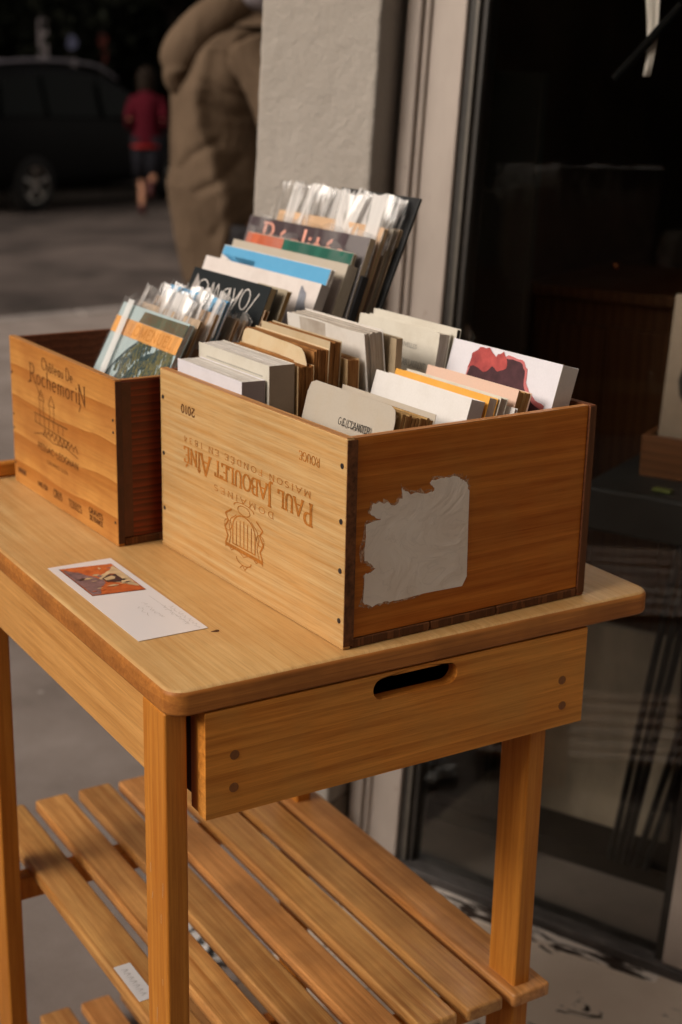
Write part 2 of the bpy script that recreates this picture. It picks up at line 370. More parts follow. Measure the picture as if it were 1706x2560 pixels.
col = w.ramp(a, [(.35, (.042, .033, .029)), (.62, (.120, .094, .083))]); col = w.mix(.4, col, w.ramp(a2, [(.4, .65), (.6, 1.15)]), 'MULTIPLY')
col = w.mix(.4, col, w.ramp(b_, [(.3, .6), (.65, 1.1)]), 'MULTIPLY'); w.base(col); w.rough(.85, .25); w.bump(b_, .4, .004)
M['street'] = w.m
M['kerb'] = plain('granite_kerb', (.30, .265, .245), .8, .25, .2, 40, .4)
# street direction: along sd_, pavement on the near side
sdir = Vector((.992, .125, 0)); sn = Vector((-.125, .992, 0))
kp = Vector((2.2, 7.55, 0))       # a point of the near kerb's street edge
def sp(u, v): p = kp + sdir * u + sn * v; return (p.x, p.y)
sheet('ground', [(-160, -160), (160, -160), (160, 160), (-160, 160)], -.135, plain('distant_ground', (.06, .05, .045), .9, .2, .2, 2, 0))
sheet('street', [sp(-60, 0), sp(60, 0), sp(60, 8.6), sp(-60, 8.6)], -.125, M['street'])
sheet('pavement', [sp(-60, -.16), sp(60, -.16), (60, -40), (-60, -40)], 0, M['pavement'], .12)
def kerb(name, u0, u1, v0, v1, z0, z1):
    bm = bmesh.new(); r = random.Random(3); u = u0
    while u < u1:
        L = .95 + r.random() * .15; dz = r.random() * .006
        pts = [sp(u, v0), sp(u + L - .012, v0), sp(u + L - .012, v1), sp(u, v1)]
        lo = [bm.verts.new((*p, z0)) for p in pts]; hi = [bm.verts.new((*p, z1 + dz)) for p in pts]
        bm.faces.new(hi)
        for i in range(4): bm.faces.new((lo[i], lo[(i + 1) % 4], hi[(i + 1) % 4], hi[i]))
        u += L
    return tag(obj(name, bm, M['kerb'], bevel=.012), kind='structure')
kerb('kerb', -14, 14, -.158, 0, -.13, .004)
kerb('kerb', -14, 22, 8.6, 8.76, -.13, .0)
sheet('pavement', [sp(-60, 8.762), sp(60, 8.762), sp(60, 12.5), sp(-60, 12.5)], -.004, M['pavement'], .12)

# ================================================================== THE SHOP FRONT (its woodwork leans a little against the tilted table)
O = (0.6874, 0.7937, 0.0)
WR = (0, R_(2.86), R_(-63.78))
render_ = NT('roughcast_render'); v = render_.coords((1, 1, .8)); a = render_.noise(v, 40, 4, .6, .4); b_ = render_.noise(v, 150, 3, .6); c_ = render_.noise(v, 4, 3)
col = render_.ramp(c_, [(.3, (.30, .27, .235)), (.7, (.355, .322, .286))]); render_.base(col); render_.rough(.9, .2)
render_.bump(render_.math('ADD', a, render_.math('MULTIPLY', b_, .6)), .8, .0045)
pil = empty('pillar', O, WR, 'rough grey rendered pillar at the street corner of the shop front', 'pillar')
# shaft: subdivided so that the roughcast has a real uneven edge
bm = bmesh.new(); box(bm, -.415, -.182, -.07, .30, .0, 3.0)
bmesh.ops.bisect_plane
bmesh.ops.subdivide_edges(bm, edges=bm.edges[:], cuts=1, use_grid_fill=True)
for axis, cuts in ((2, 150), (0, 12)):
    pass
bm.free()
bm = bmesh.new()
def plate(bm, f, nu, nv):
    g = [[bm.verts.new(f(i / nu, j / nv)) for j in range(nv + 1)] for i in range(nu + 1)]
    for i in range(nu):
        for j in range(nv): bm.faces.new((g[i][j], g[i + 1][j], g[i + 1][j + 1], g[i][j + 1]))
    return g
def edge_wob(p, amp=.0012):
    n = noise.noise_vector(p * 45) * amp + noise.noise_vector(p * 130) * amp * .4; return p + n
x0, x1, y0, y1 = -.415, -.182, -.07, .3
loop = [(x0, y1)] + [(x0, y0 + .006)] + [(x0 + .003, y0 + .002), (x0 + .008, y0)] + [(x0 + (x1 - x0) * k / 24, y0) for k in range(1, 24)] + [(x1 - .005, y0), (x1 - .0015, y0 + .0015), (x1, y0 + .005)] + [(x1, y0 + .02 * k) for k in range(1, 10)] + [(x1, y1)]
nz = 420; prev = None
for j in range(nz + 1):
    z = 3.0 * j / nz
    cur = [bm.verts.new(edge_wob(Vector((x, y, z)))) for x, y in loop]
    if prev:
        for i in range(len(loop)): bm.faces.new((prev[i], prev[(i + 1) % len(loop)], cur[(i + 1) % len(loop)], cur[i]))
    prev = cur
obj('shaft', bm, render_.m, pil, smooth=True)
w = NT('dirty_render'); a = w.noise(w.coords(), 14, 5); w.base(w.ramp(a, [(.35, (.16, .13, .10)), (.65, (.24, .20, .165))])); w.rough(.95, .1); w.bump(w.noise(w.coords(), 60, 4), .8, .004)
obj('base', B(-.428, -.178, -.083, .29, 0.004, .16), w.m, pil, bevel=.006)

paintw = NT('worn_white_paint'); v = paintw.coords((1, 1, .35)); a = paintw.noise(v, 9, 5, .6); b_ = paintw.noise(v, 45, 5, .7)
col = paintw.ramp(a, [(.3, (.33, .28, .242)), (.7, (.44, .378, .332))])
col = paintw.mix(paintw.ramp(b_, [(.66, 0), (.72, .6)]), col, (.2, .15, .11)); paintw.base(col); paintw.rough(.5, .4); paintw.bump(b_, .15, .002)
jamb_dark = plain('dark_gasket', (.028, .024, .02), .5, .4, .2, 50, .1)
strip_mat = plain('dull_metal_strip', (.10, .088, .072), .45, .5, .15, 40, .1)
win = empty('shop_window', O, WR, 'tall dark shop window in a worn off-white wooden frame', 'window')
J = -.069
bm = bmesh.new(); box(bm, -.172, J, .005, .10, .05, 2.6); obj('jamb', bm, paintw.m, win, bevel=.004)
bm = bmesh.new(); box(bm, -.170, -.142, -.012, .0045, .05, 2.6); cyl(bm, (-.137, .004, .05), (-.137, .004, 2.6), .007, n=10); obj('moulding', bm, paintw.m, win, bevel=.004)
bm = bmesh.new(); box(bm, -.181, -.1725, .012, .10, .0, 2.6); obj('gap_filler', bm, jamb_dark, win)
bm = bmesh.new(); box(bm, J + .0005, J + .012, .012, .06, .05, 2.6); box(bm, J + .019, J + .030, .018, .06, .05, 2.6); obj('gasket', bm, jamb_dark, win)
bm = bmesh.new(); box(bm, J + .0125, J + .0185, .010, .05, .05, 2.6); obj('bead', bm, strip_mat, win)
gm_ = emis_free_glass('shop_glass', (.93, .93, .91))
obj('glass_pane', B(J + .02, .480, .028, .034, .038, 2.65), gm_, win); obj('glass_pane', B(.590, 1.31, .028, .034, .038, 2.65), gm_, win)
obj('mullion', B(.467, .600, .004, .10, .05, 2.6), paintw.m, win, bevel=.004)
obj('gasket', B(.452, .4665, .012, .06, .05, 2.6), jamb_dark, win)
bm = bmesh.new(); box(bm, 1.30, 1.42, .0, .10, .05, 2.6); obj('jamb', bm, paintw.m, win, bevel=.004)
bm = bmesh.new(); box(bm, -.172, 1.42, -.02, .12, 2.6, 2.85); obj('head', bm, paintw.m, win, bevel=.004)
# sill: chipped white timber with dark weathered frame bar
chip = NT('chipped_sill_paint'); v = chip.coords((.35, 1, 1)); b_ = chip.noise(v, 24, 5, .62, .8)
col = chip.mix(chip.ramp(b_, [(.50, 0), (.55, 1)]), (.78, .71, .64), (.045, .032, .025)); chip.base(col); chip.rough(.75, .2); chip.bump(b_, -.6, .004)
weath = NT('weathered_dark_bar'); v = weath.coords((.25, 1, 1)); b_ = weath.noise(v, 40, 5, .7, .4)
weath.base(weath.ramp(b_, [(.35, (.035, .03, .027)), (.6, (.10, .09, .085)), (.75, (.26, .23, .21))])); weath.rough(.6, .4); weath.bump(b_, .5, .003)
bm = bmesh.new(); box(bm, -.172, 1.42, -.004, .06, .030, .0495); obj('frame_bar', bm, weath.m, win, bevel=.003)
bm = bmesh.new(); box(bm, -.172, 1.42, -.030, .08, .0065, .0295); obj('sill', bm, chip.m, win, bevel=.004)
slabm = NT('worn_painted_threshold'); v = slabm.coords(); a = slabm.noise(v, 5, 5, .6); b_ = slabm.noise(slabm.coords((1, 2.2, 1)), 10, 6, .66, .8)
col = slabm.ramp(a, [(.3, (.62, .52, .42)), (.7, (.72, .62, .52))])
col = slabm.mix(slabm.ramp(b_, [(.615, 0), (.645, 1)]), col, (.03, .025, .02)); slabm.base(col); slabm.rough(.85, .2); slabm.bump(b_, -.4, .004)
th = obj('threshold', B(-.12, 1.6, -.50, .02, .0002, .006), slabm.m, None, bevel=.002, loc=O, rot=(0, 0, R_(-63.78))); tag(th, kind='structure')

# building above and beyond
bld = empty('shop_building', O, (0, 0, R_(-63.78)), 'grey rendered corner building that holds the shop window', 'building')
bm = bmesh.new(); box(bm, -.42, 9, -.045, .25, 2.95, 9.0); box(bm, -.42, -.2, .32, 7, -.0, 9.0); box(bm, 1.5, 9, -.045, .25, 0.01, 2.945); obj('wall', bm, render_.m, bld)
obj('roof', B(-.6, 9.2, -.25, 7.2, 9.0, 9.3), plain('zinc_roof', (.12, .12, .125), .5, .5, .1, 4, .1), bld)
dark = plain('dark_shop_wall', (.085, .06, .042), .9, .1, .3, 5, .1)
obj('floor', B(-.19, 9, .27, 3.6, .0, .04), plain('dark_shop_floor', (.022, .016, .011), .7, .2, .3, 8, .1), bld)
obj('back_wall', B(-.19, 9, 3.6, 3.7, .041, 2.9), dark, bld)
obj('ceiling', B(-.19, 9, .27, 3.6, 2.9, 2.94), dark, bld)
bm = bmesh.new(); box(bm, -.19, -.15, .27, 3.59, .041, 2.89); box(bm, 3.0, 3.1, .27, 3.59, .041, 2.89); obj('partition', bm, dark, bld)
WZ = (0, 0, R_(-63.78))
def wl(x, y, z):   # shop-front coordinates to world
    a = R_(-63.78); return Vector((O[0] + x * math.cos(a) - y * math.sin(a), O[1] + x * math.sin(a) + y * math.cos(a), z))

# things inside the shop, just behind the glass
cb = empty('cabinet', wl(-.125, .62, .04), WZ, 'low dark brown cabinet inside the shop behind the glass', 'cabinet')
cabm = wood('dark_cabinet_timber', (.15, .065, .028), (.08, .034, .015), 2, 0, .5, .3, 14, .4, .5)
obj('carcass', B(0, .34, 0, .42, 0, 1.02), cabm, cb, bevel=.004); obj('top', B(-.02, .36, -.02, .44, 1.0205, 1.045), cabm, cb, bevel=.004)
bm = bmesh.new(); box(bm, .02, .165, -.014, -.001, .05, .97); box(bm, .175, .32, -.014, -.001, .05, .97); obj('door', bm, cabm, cb, bevel=.003)
dp = obj('room_divider', B(0, .115, 0, .03, 0, 1.46), plain('dark_green_grey_panel', (.055, .056, .046), .7, .3, .15, 12, .1), None, bevel=.004, loc=wl(-.148, .31, .042), rot=(0, R_(1.6), R_(-63.78)))
tag(dp, 'tall dark grey-green panel leaning inside the window beside the jamb', 'panel')
wb = empty('backing_board', wl(.055, .32, .042), WZ, 'pale mottled board standing low inside the window behind thin black rods', 'board')
obj('board', B(0, .30, 0, .02, .03, .45), plain('mottled_board', (.42, .35, .27), .8, .2, .3, 7, .1, c2=(.12, .10, .075), vs=(1, 1, .5)), wb, bevel=.003)
tb = empty('display_table', wl(.20, .14, .042), WZ, 'dark grey table with thin black rod legs inside the shop window', 'table')
bm = bmesh.new(); box(bm, 0, .9, .0, .42, .69, .77); obj('table_top', bm, plain('charcoal_top', (.032, .033, .033), .55, .4, .2, 20, .1), tb, bevel=.008)
rodm = plain('black_steel_rod', (.012, .012, .012), .4, .5, .1, 30, 0, .5)
for (ax, bx) in ((.168, .07), (.188, .085), (.206, .098), (.270, .120), (.288, .140)):
    bm = bmesh.new(); cyl(bm, (ax, .05 + bx * .3, .6895), (bx, .12, .0), .0070, n=8); obj('leg', bm, rodm, tb)
for px, nm in ((.12, 0), (.215, 1)):
    bm = bmesh.new(); box(bm, px, px + .035, .03, .045, .7705, .777); o = obj('highlighter_pen', bm, plain('yellow_green_plastic_%d' % nm, (.16, .20, .03), .4, .5, .1, 30, 0), None, bevel=.003, loc=tuple(wl(.20, .14, .042)), rot=WZ)
    tag(o, ['small yellow-green marker on the dark shop table, the one nearer the jamb', 'small yellow-green marker on the dark shop table, under the brown box corner'][nm], 'marker', 'markers on the shop table')
wc = empty('display_box', wl(.262, .26, .8125), WZ, 'brown wooden box of pale books on the table inside the shop', 'box')
bmx = wood('brown_box_timber', (.20, .08, .028), (.10, .038, .014), 0, 2, .5, .3, 20, .4, .5)
bm = bmesh.new(); box(bm, 0, .4, 0, .012, 0, .075); box(bm, 0, .4, .2, .212, 0, .075); box(bm, 0, .012, .0122, .1998, 0, .075); box(bm, .388, .4, .0122, .1998, 0, .075); obj('board', bm, bmx, wc, bevel=.002)
obj('bottom', B(.0122, .3878, .0122, .1998, .001, .01), bmx, wc)
fb = empty('book', wl(.280, .285, .824), (R_(-7), 0, R_(-63.78)), 'big pale book standing in the brown box inside the shop', 'book', 'books inside the shop')
obj('cover', B(0, .30, 0, .022, 0, .31), paper('dim_cream_cover', (.30, .235, .18), (.2, .14, .1)), fb, bevel=.002)
bm = bmesh.new(); poly(bm, [(.06 + .035 * math.cos(t), .16 + .05 * math.sin(t)) for t in [i * .5236 for i in range(12)]]); place(obj('cover_print', bm, M['ink_black'], fb), (0, -.0004, 0), (1, 0, 0), (0, 0, 1))
fb2 = empty('book', wl(.275, .38, .824), (R_(-7), 0, R_(-63.78)), 'taller pale book at the back of the brown box inside the shop', 'book', 'books inside the shop')
obj('cover', B(0, .30, 0, .02, 0, .345), paper('dim_pink_cover', (.34, .25, .20), (.25, .18, .13)), fb2, bevel=.002)
obj('label_strip', B(.03, .27, -.0015, -.0003, .30, .33), M['ink_black'], fb2)
hg = empty('sky_reflection_strip', wl(.262, .10, 2.2), WZ, 'white tapering strip added behind the glass as a sky reflection, crossed by a black bar', 'hanging')  # sky reflection in the glass, modelled as an added hanging strip
bm = bmesh.new()
for i in range(12):
    pass
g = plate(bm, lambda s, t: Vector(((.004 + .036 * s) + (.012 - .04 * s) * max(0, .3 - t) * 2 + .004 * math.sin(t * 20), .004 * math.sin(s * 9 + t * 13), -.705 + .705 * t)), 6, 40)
hp = obj('strip', bm, plain('reflection_white', (.62, .58, .55), .7, .2, .15, 10, .1), hg, smooth=True); md = hp.modifiers.new('s', 'SOLIDIFY'); md.thickness = .002
bm = bmesh.new(); cyl(bm, (-.030, -.012, -.71), (.07, -.012, -.60), .007); obj('added_bar', bm, plain('matt_black', (.006, .006, .006), .95, .05), hg)
bm = bmesh.new(); cyl(bm, (.03, 0, .0), (.03, 0, .65), .002, n=6); obj('added_cord', bm, rodm, hg)
kn = bmesh.new(); bmesh.ops.create_uvsphere(kn, u_segments=16, v_segments=10, radius=.008); 
o = obj('door_knob', kn, plain('copper_knob', (.55, .18, .07), .25, .5, .1, 20, 0, .9), None, smooth=True, loc=tuple(wl(.062, .585, 1.137))); 
tag(o, 'tiny copper knob glinting in the dark above the cabinet', 'knob')

# ================================================================== THE TROLLEY TABLE
H0 = .92
tbl = empty('trolley_table', (0, 0, 0), (0, 0, 0), 'honey-coloured wooden trolley table with slatted shelves outside the shop', 'table')
def rounded_slab(x0, x1, y0, y1, z0, z1, rc, re, n=6, seg=4):
    """slab with rounded corners (rc) and rounded upper / lower edges (re)"""
    def outline(d):
        pts = []
        for cx, cy, a0 in ((x1 - rc, y1 - rc, 0), (x0 + rc, y1 - rc, 90), (x0 + rc, y0 + rc, 180), (x1 - rc, y0 + rc, 270)):
            for i in range(n + 1):
                t = R_(a0 + 90 * i / n); pts.append((cx + (rc - d) * math.cos(t), cy + (rc - d) * math.sin(t)))
        return pts
    bm = bmesh.new(); prev = None; first = None
    prof = [(re * (1 - math.sin(R_(90 * i / seg))), z0 + re * .6 * (1 - math.cos(R_(90 * i / seg)))) for i in range(seg + 1)] + [(re * (1 - math.cos(R_(90 * i / seg))), z1 - re + re * math.sin(R_(90 * i / seg))) for i in range(seg + 1)]
    prof[:seg + 1] = [(re * .6 * (1 - math.sin(R_(90 * i / seg))), z0 + re * .6 * (1 - math.cos(R_(90 * i / seg)))) for i in range(seg + 1)]
    for d, z in prof:
        cur = [bm.verts.new((x, y, z)) for x, y in outline(d)]
        if prev:
            for i in range(len(cur)): bm.faces.new((prev[i], prev[(i + 1) % len(cur)], cur[(i + 1) % len(cur)], cur[i]))
        else: first = cur
        prev = cur
    bm.faces.new(first[::-1]); bm.faces.new(prev); return bm
topm = rounded_slab(-.2025, .416, -.016, .812, H0 - .027, H0, .022, .0065)
topm.normal_update()
edge_m = wood('worn_edge_timber', (.50, .19, .036), (.26, .08, .014), 0, 2, .5, .25, 14, .15, .7, (5, 2, 1), 4, None, (.20, .075, .02), .6, .25)
bmesh.ops.recalc_face_normals(topm, faces=topm.faces)
for f_ in topm.faces:
    if f_.normal.z < .62: f_.material_index = 1
top = obj('table_top', topm, [M['top'], edge_m], tbl, smooth=True)
wnm = top.modifiers.new('wn', 'WEIGHTED_NORMAL'); wnm.keep_sharp = True
bm = bmesh.new(); box(bm, -.16, .39, .795, .811, H0 + .0003, H0 + .022); obj('back_rail', bm, M['panel'], tbl, bevel=.004)
# knot in the top
bm = bmesh.new(); poly(bm, [(-.0895 + r_ * math.cos(t), .1113 + r_ * .55 * math.sin(t), ) for t, r_ in [(i * .628, .0042 + .001 * ((i * 7) % 3)) for i in range(10)]], H0 + .0002); obj('knot', bm, plain('dark_knot', (.09, .03, .01), .6, .3, .3, 300, 0), tbl)
LX = (-.190, .216); LY0, LY1, LW = .0025, .056, .024
legs = []
for lx in LX:
    for (ya, yb) in ((LY0, .055), (.535, .59)):
        if lx > 0: x0_, x1_ = .2585, .283
        else: x0_, x1_ = -.2005, -.1755
        obj('leg', B(x0_, x1_, ya, yb, .0005 if not (lx > 0 and ya > .1) else .0065, H0 - .0275), M['leg'], tbl, bevel=.003)
# long aprons and cross rails
obj('apron', B(-.197, -.181, .0555, .5345, H0 - .112, H0 - .0275), M['rail'], tbl, bevel=.002)
obj('apron', B(.262, .278, .0555, .5345, H0 - .112, H0 - .0275), M['rail'], tbl, bevel=.002)
obj('apron', B(-.175, .258, .545, .565, H0 - .112, H0 - .0275), M['panel'], tbl, bevel=.002)
# end panel with its hand slot
def slot_panel():
    bm = bmesh.new(); x0, x1, z0, z1 = -.1645, .3190, .776, H0 - .0285; cx, cz, hw, hr = .0835, .8745, .0415, .0125
    out = [(x0, z0), (cx, z0), (x1, z0), (x1, z1), (cx, z1), (x0, z1)]
    N_ = 10
    hole = [(cx + hw + hr * math.cos(R_(a)), cz + hr * math.sin(R_(a))) for a in [-90 + 180 * i / N_ for i in range(N_ + 1)]] + [(cx - hw + hr * math.cos(R_(a)), cz + hr * math.sin(R_(a))) for a in [90 + 180 * i / N_ for i in range(N_ + 1)]]
    ny0, ny1 = -.0085, .002 - .0003
    layers = []
    for y in (ny0, .0225):
        ov = [bm.verts.new((x, y, z)) for x, z in out]; hv = [bm.verts.new((x, y, z)) for x, z in hole]; layers.append((ov, hv))
        R = hv[:N_ + 1]; L = hv[N_ + 1:]
        # right half: out bottom-mid, bottom-right, top-right, top-mid ; left half
        for ring_, o_ in ((R, [ov[1], ov[2], ov[3], ov[4]]), (L, [ov[4], ov[5], ov[0], ov[1]])):
            m = len(ring_) // 2
            bm.faces.new([o_[0], o_[1]] + ring_[:m + 1][::-1]) if False else None
            q = len(ring_) // 3
            for i in range(len(ring_) - 1):
                t = (i + .5) / (len(ring_) - 1); k = 0 if t < .2 else (1 if t < .5 else (2 if t < .8 else 3)); bm.faces.new((ring_[i], ring_[i + 1], o_[k]))
            for i in range(3):
                t_ = (.2, .5, .8)[i]; j = next(jj for jj in range(len(ring_)) if (jj + .5) / (len(ring_) - 1) >= t_)
                bm.faces.new((ring_[j], o_[i], o_[i + 1]))
        bm.faces.new((hv[0], hv[-1], ov[1])); bm.faces.new((hv[N_], hv[N_ + 1], ov[4]))
    (oa, ha), (ob, hb) = layers
    for A_, B__ in ((oa, ob), (ha, hb)):
        for i in range(len(A_)): bm.faces.new((A_[i], A_[(i + 1) % len(A_)], B__[(i + 1) % len(A_)], B__[i]))
    return bm
# the panel stands proud of the legs: a notch keeps it clear of the right leg behind
sp_ = slot_panel()
for v_ in sp_.verts:
    if v_.co.y > 0: v_.co.y = .0018
    else: v_.co.y = -.0145
obj('end_panel', sp_, M['panel'], tbl)
obj('panel_batten', B(-.1640, -.02, .002, .0200, .7765, .8905), M['leg'], tbl, bevel=.001); obj('panel_batten', B(.165, .250, .002, .0200, .7765, .8905), M['leg'], tbl, bevel=.001)
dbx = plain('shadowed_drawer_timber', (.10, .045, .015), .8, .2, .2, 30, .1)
obj('drawer_bottom', B(-.150, .205, .0205, .53, .790, .796), dbx, tbl)
obj('drawer_side', B(-.1585, -.1505, .0205, .53, .785, H0 - .035), dbx, tbl); obj('drawer_side', B(.2055, .213, .0205, .53, .785, H0 - .035), dbx, tbl); obj('drawer_back', B(-.150, .205, .5305, .538, .785, H0 - .03), dbx, tbl)
dwm = plain('dark_dowel', (.24, .085, .016), .5, .4, .2, 200, .1)
for (x, z) in ((-.1325, .8406), (-.1334, .805), (.286, .8334), (.2886, .8015)):
    bm = bmesh.new(); cyl(bm, (x, -.0149, z), (x, -.01, z), .0052, n=20); obj('dowel', bm, dwm, tbl)
# slatted shelves
SX = [(-.1535, -.1005), (-.0835, -.0315), (-.0145, .0375), (.0505, .1015), (.1160, .1690), (.1825, .2355), (.2470, .3035)]
def shelf(z, ya, yb, nm, seed, xs):
    for i, (a, b) in enumerate(xs):
        r = random.Random(seed + i)
        s = obj('slat', rounded_slab(a, b, ya + r.uniform(-.004, .004), yb + r.uniform(-.003, .003), z - .017, z, .005, .0035, 3, 3), slatmat(seed + i), tbl, smooth=True)
        mm = s.modifiers.new('wn', 'WEIGHTED_NORMAL')
    for (y0_, y1_) in ((.03, .052), (.56, .585)):
        obj('cross_rail', B(-.175, .258, y0_, y1_, z - .052, z - .0175), M['leg'], tbl, bevel=.002)
def xs_cut(xs, lo): return [q for q in xs]
shelf(.4278, -.010, .735, 'upper', 20, SX[1:6]); 
# outer slats run outside the legs
obj('slat', rounded_slab(SX[0][0], SX[0][1], -.0, .735, .4108, .4278, .005, .0035, 3, 3), slatmat(40), tbl, smooth=True)
obj('slat', rounded_slab(SX[6][0], SX[6][1], -.013, .735, .4108, .4278, .005, .0035, 3, 3), slatmat(41), tbl, smooth=True)
shelf(.052, .0, .735, 'lower', 60, [(-.160, -.110), (-.092, -.042), (-.024, .026), (.044, .094), (.112, .162), (.180, .214)])
rs_ = random.Random(4); cs_ = [0]; scm = plain('pale_scratch', (.70, .55, .38), .7, .2)
for k in range(9):
    bm = bmesh.new(); z = rs_.uniform(.44, .72); y = rs_.uniform(.008, .045); ribbon(bm, [(-y, z), (-y + rs_.uniform(-.004, .004), z + rs_.uniform(.006, .022))], .0005, .0004, cs_)
    place(obj('scratch', bm, scm, tbl), (-.2006, 0, 0), (0, -1, 0), (0, 0, 1))
# paper labels on the shelf slat
lab = obj('paper_label', B(-.1345 - .014, -.1345 + .008, .200, .279, .4282, .4285), paper('white_label_paper', (.60, .58, .58)), None); tag(lab, 'white handwritten paper strip stuck on the outer shelf slat', 'label')
bm = bmesh.new(); c_n = [0]
for k in range(7): ribbon(bm, [(.01 + k * .009, .006), (.013 + k * .009, .014), (.016 + k * .009, .007)], .0008, .0006, c_n)
place(obj('handwriting', bm, M['ink_faint'], lab), (-.1485, .279, .4286), (0, -1, 0), (1, 0, 0))
# crumpled wrapper on the ground
bm = bmesh.new(); bmesh.ops.create_icosphere(bm, subdivisions=3, radius=1)
for v_ in bm.verts: v_.co = Vector((v_.co.x * .05, v_.co.y * .07, max(0, v_.co.z * .02 + .012))) * (1 + .5 * noise.noise(v_.co * 2.5)); v_.co.z = max(v_.co.z, 0)
w = NT('printed_wrapper'); nn = w.noise(w.coords(), 40, 2, .5); w.base(w.ramp(nn, [(.47, (.02, .02, .02)), (.5, (.5, .48, .46))])); w.rough(.4)
wr = obj('crumpled_wrapper', bm, w.m, None, loc=(.2566, .845, .001)); tag(wr, 'crumpled black and white wrapper on the ground under the shelves', 'litter')

# ================================================================== WINE CRATES
def crate(name, loc, rz, wx, ly, h, t, label, mats, base_t=.010, boards=(.33, .62)):
    e = empty(name, loc, (0, 0, rz), label, 'crate', 'wooden wine crates on the table')
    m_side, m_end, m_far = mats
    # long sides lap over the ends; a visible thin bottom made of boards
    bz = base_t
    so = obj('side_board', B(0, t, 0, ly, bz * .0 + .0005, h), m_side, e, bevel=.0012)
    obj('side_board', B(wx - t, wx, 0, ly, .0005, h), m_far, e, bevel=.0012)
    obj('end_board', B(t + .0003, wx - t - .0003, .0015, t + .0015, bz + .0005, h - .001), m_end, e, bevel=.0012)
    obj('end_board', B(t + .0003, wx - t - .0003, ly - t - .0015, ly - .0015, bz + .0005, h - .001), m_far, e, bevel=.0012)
    xs = [t + .0004] + [t + (wx - 2 * t) * f for f in boards] + [wx - t - .0004]
    for a, b in zip(xs, xs[1:]):
        obj('bottom_board', B(a + .001, b - .001, .0, ly - .0, .0005, bz), M['endgrain'], e, bevel=.001)
    return e, so
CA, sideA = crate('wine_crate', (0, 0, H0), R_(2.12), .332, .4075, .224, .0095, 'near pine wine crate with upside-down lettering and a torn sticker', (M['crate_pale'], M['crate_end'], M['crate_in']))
# dark corner strip: the end grain of the side boards seen from the end, and a far rim
obj('corner_strip', B(.0003, .0125, -.0010, -.0001, .004, .2225), plain('brown_corner_strip', (.16, .06, .022), .7, .2, .4, 160, .3), CA)
obj('corner_strip', B(.3227, .3317, -.0010, -.0001, .004, .2225), M['endgrain'], CA)
obj('rim_cap', B(.0004, .0091, .001, .4065, .2241, .2247), M['rim'], CA)
obj('rim_cap', B(.010, .322, .002, .0105, .2232, .2238), M['rim_x'], CA)
# lettering (turned upside down, as the crate was stood on its head)
bm = bmesh.new(); cn = [0]
FA = lambda o: place(o, (-.0001, 0, 0), (0, 1, 0), (0, 0, -1))   # local x = along the board away from the camera, local y = downwards
text(bm, 'P|AUL| J|ABOULET| A|ÎNÉ|', .0615, -.1405, .0235, width=.284, weight=.22, contrast=.42, space=.10, cnt=cn)
FA(obj('branded_name', bm, M['ink_orange'], sideA))
bm = bmesh.new(); text(bm, 'M A I S O N   F O N D É E   E N   1 8 3 4', .0650, -.1538, .0068, width=.281, weight=.15, contrast=.7, cnt=cn, space=.05); FA(obj('branded_line', bm, M['ink_orange'], sideA)); bm = bmesh.new()
text(bm, 'D O M A I N E S', .139, -.1115, .0068, width=.133, weight=.15, contrast=.7, cnt=cn, space=.05)
FA(obj('branded_line', bm, M['ink_orange'], sideA))
bm = bmesh.new(); text(bm, 'ROUGE', .049, -.193, .0092, width=.039, weight=.15, contrast=.7, serif=False, cnt=cn); FA(obj('printed_word', bm, M['ink_orange'], sideA))
bm = bmesh.new(); text(bm, '2010', .3185, -.1905, .0098, width=.034, weight=.22, contrast=.6, serif=False, cnt=cn); FA(obj('printed_year', bm, M['ink_brown'], sideA))
# coat of arms: crown, mantled shield with bars, supporters
bm = bmesh.new(); c0x, c0y = .2035, -.066
def cr_(pts, w_=.0011, w2=.0007): ribbon(bm, [(c0x + x * 1.4, c0y + y * .92) for x, y in pts], w_ * 1.2, w2 * 1.2, cn)
cr_([(-.030, .020), (.030, .020)], .002, .0036); cr_([(-.030, .024), (-.026, .019), (-.020, .025), (-.012, .019), (0, .026), (.012, .019), (.020, .025), (.026, .019), (.030, .024)])
cr_([(-.018, .015), (-.018, -.008)] + [(x * .018, y * .018 - .008) for x, y in arc(0, 0, 1, 1, 180, 360, 12)] + [(.018, .015), (-.018, .015)], .0016, .0012)
for k in range(-2, 3): cr_([(k * .006, .014), (k * .006, -.020 + abs(k) * .002)], .0012)
for s_ in (-1, 1):
    cr_([(s_ * x, y) for x, y in [(.030, .019), (.026, .008), (.031, -.002), (.025, -.012), (.030, -.020), (.020, -.028)]], .0022, .0016)
    cr_([(s_ * x, y) for x, y in [(.024, .017), (.021, .006), (.024, -.006), (.021, -.016), (.012, -.024)]])
    cr_([(s_ * (.026 + .006 * math.cos(t)), -.006 + .007 * math.sin(t)) for t in [i * .6 for i in range(11)]])
cr_(arc(0, .030, .012, .007, 0, 180), .0016); cr_([(-.006, .036), (-.002, .042), (.002, .037), (.006, .042)]); cr_(arc(0, -.036, .016, .006, 180, 360), .0016); cr_(arc(0, -.033, .010, .006, 0, 360, 12))
def mirror_y(b): 
    for v_ in b.verts: v_.co.y = 2 * c0y - v_.co.y
FA(obj('branded_crest', bm, M['ink_orange'], sideA))
for y_, z, r_ in ((.0079, .195, .0029), (.0079, .137, .0029), (.0079, .0847, .0029), (.0079, .0306, .0029), (.40, .19, .0026), (.40, .12, .0026), (.40, .05, .0026)):
    bm = bmesh.new(); cyl(bm, (-.0006, y_, z), (.002, y_, z), r_, n=14); obj('nail_head', bm, M['nail'], sideA)
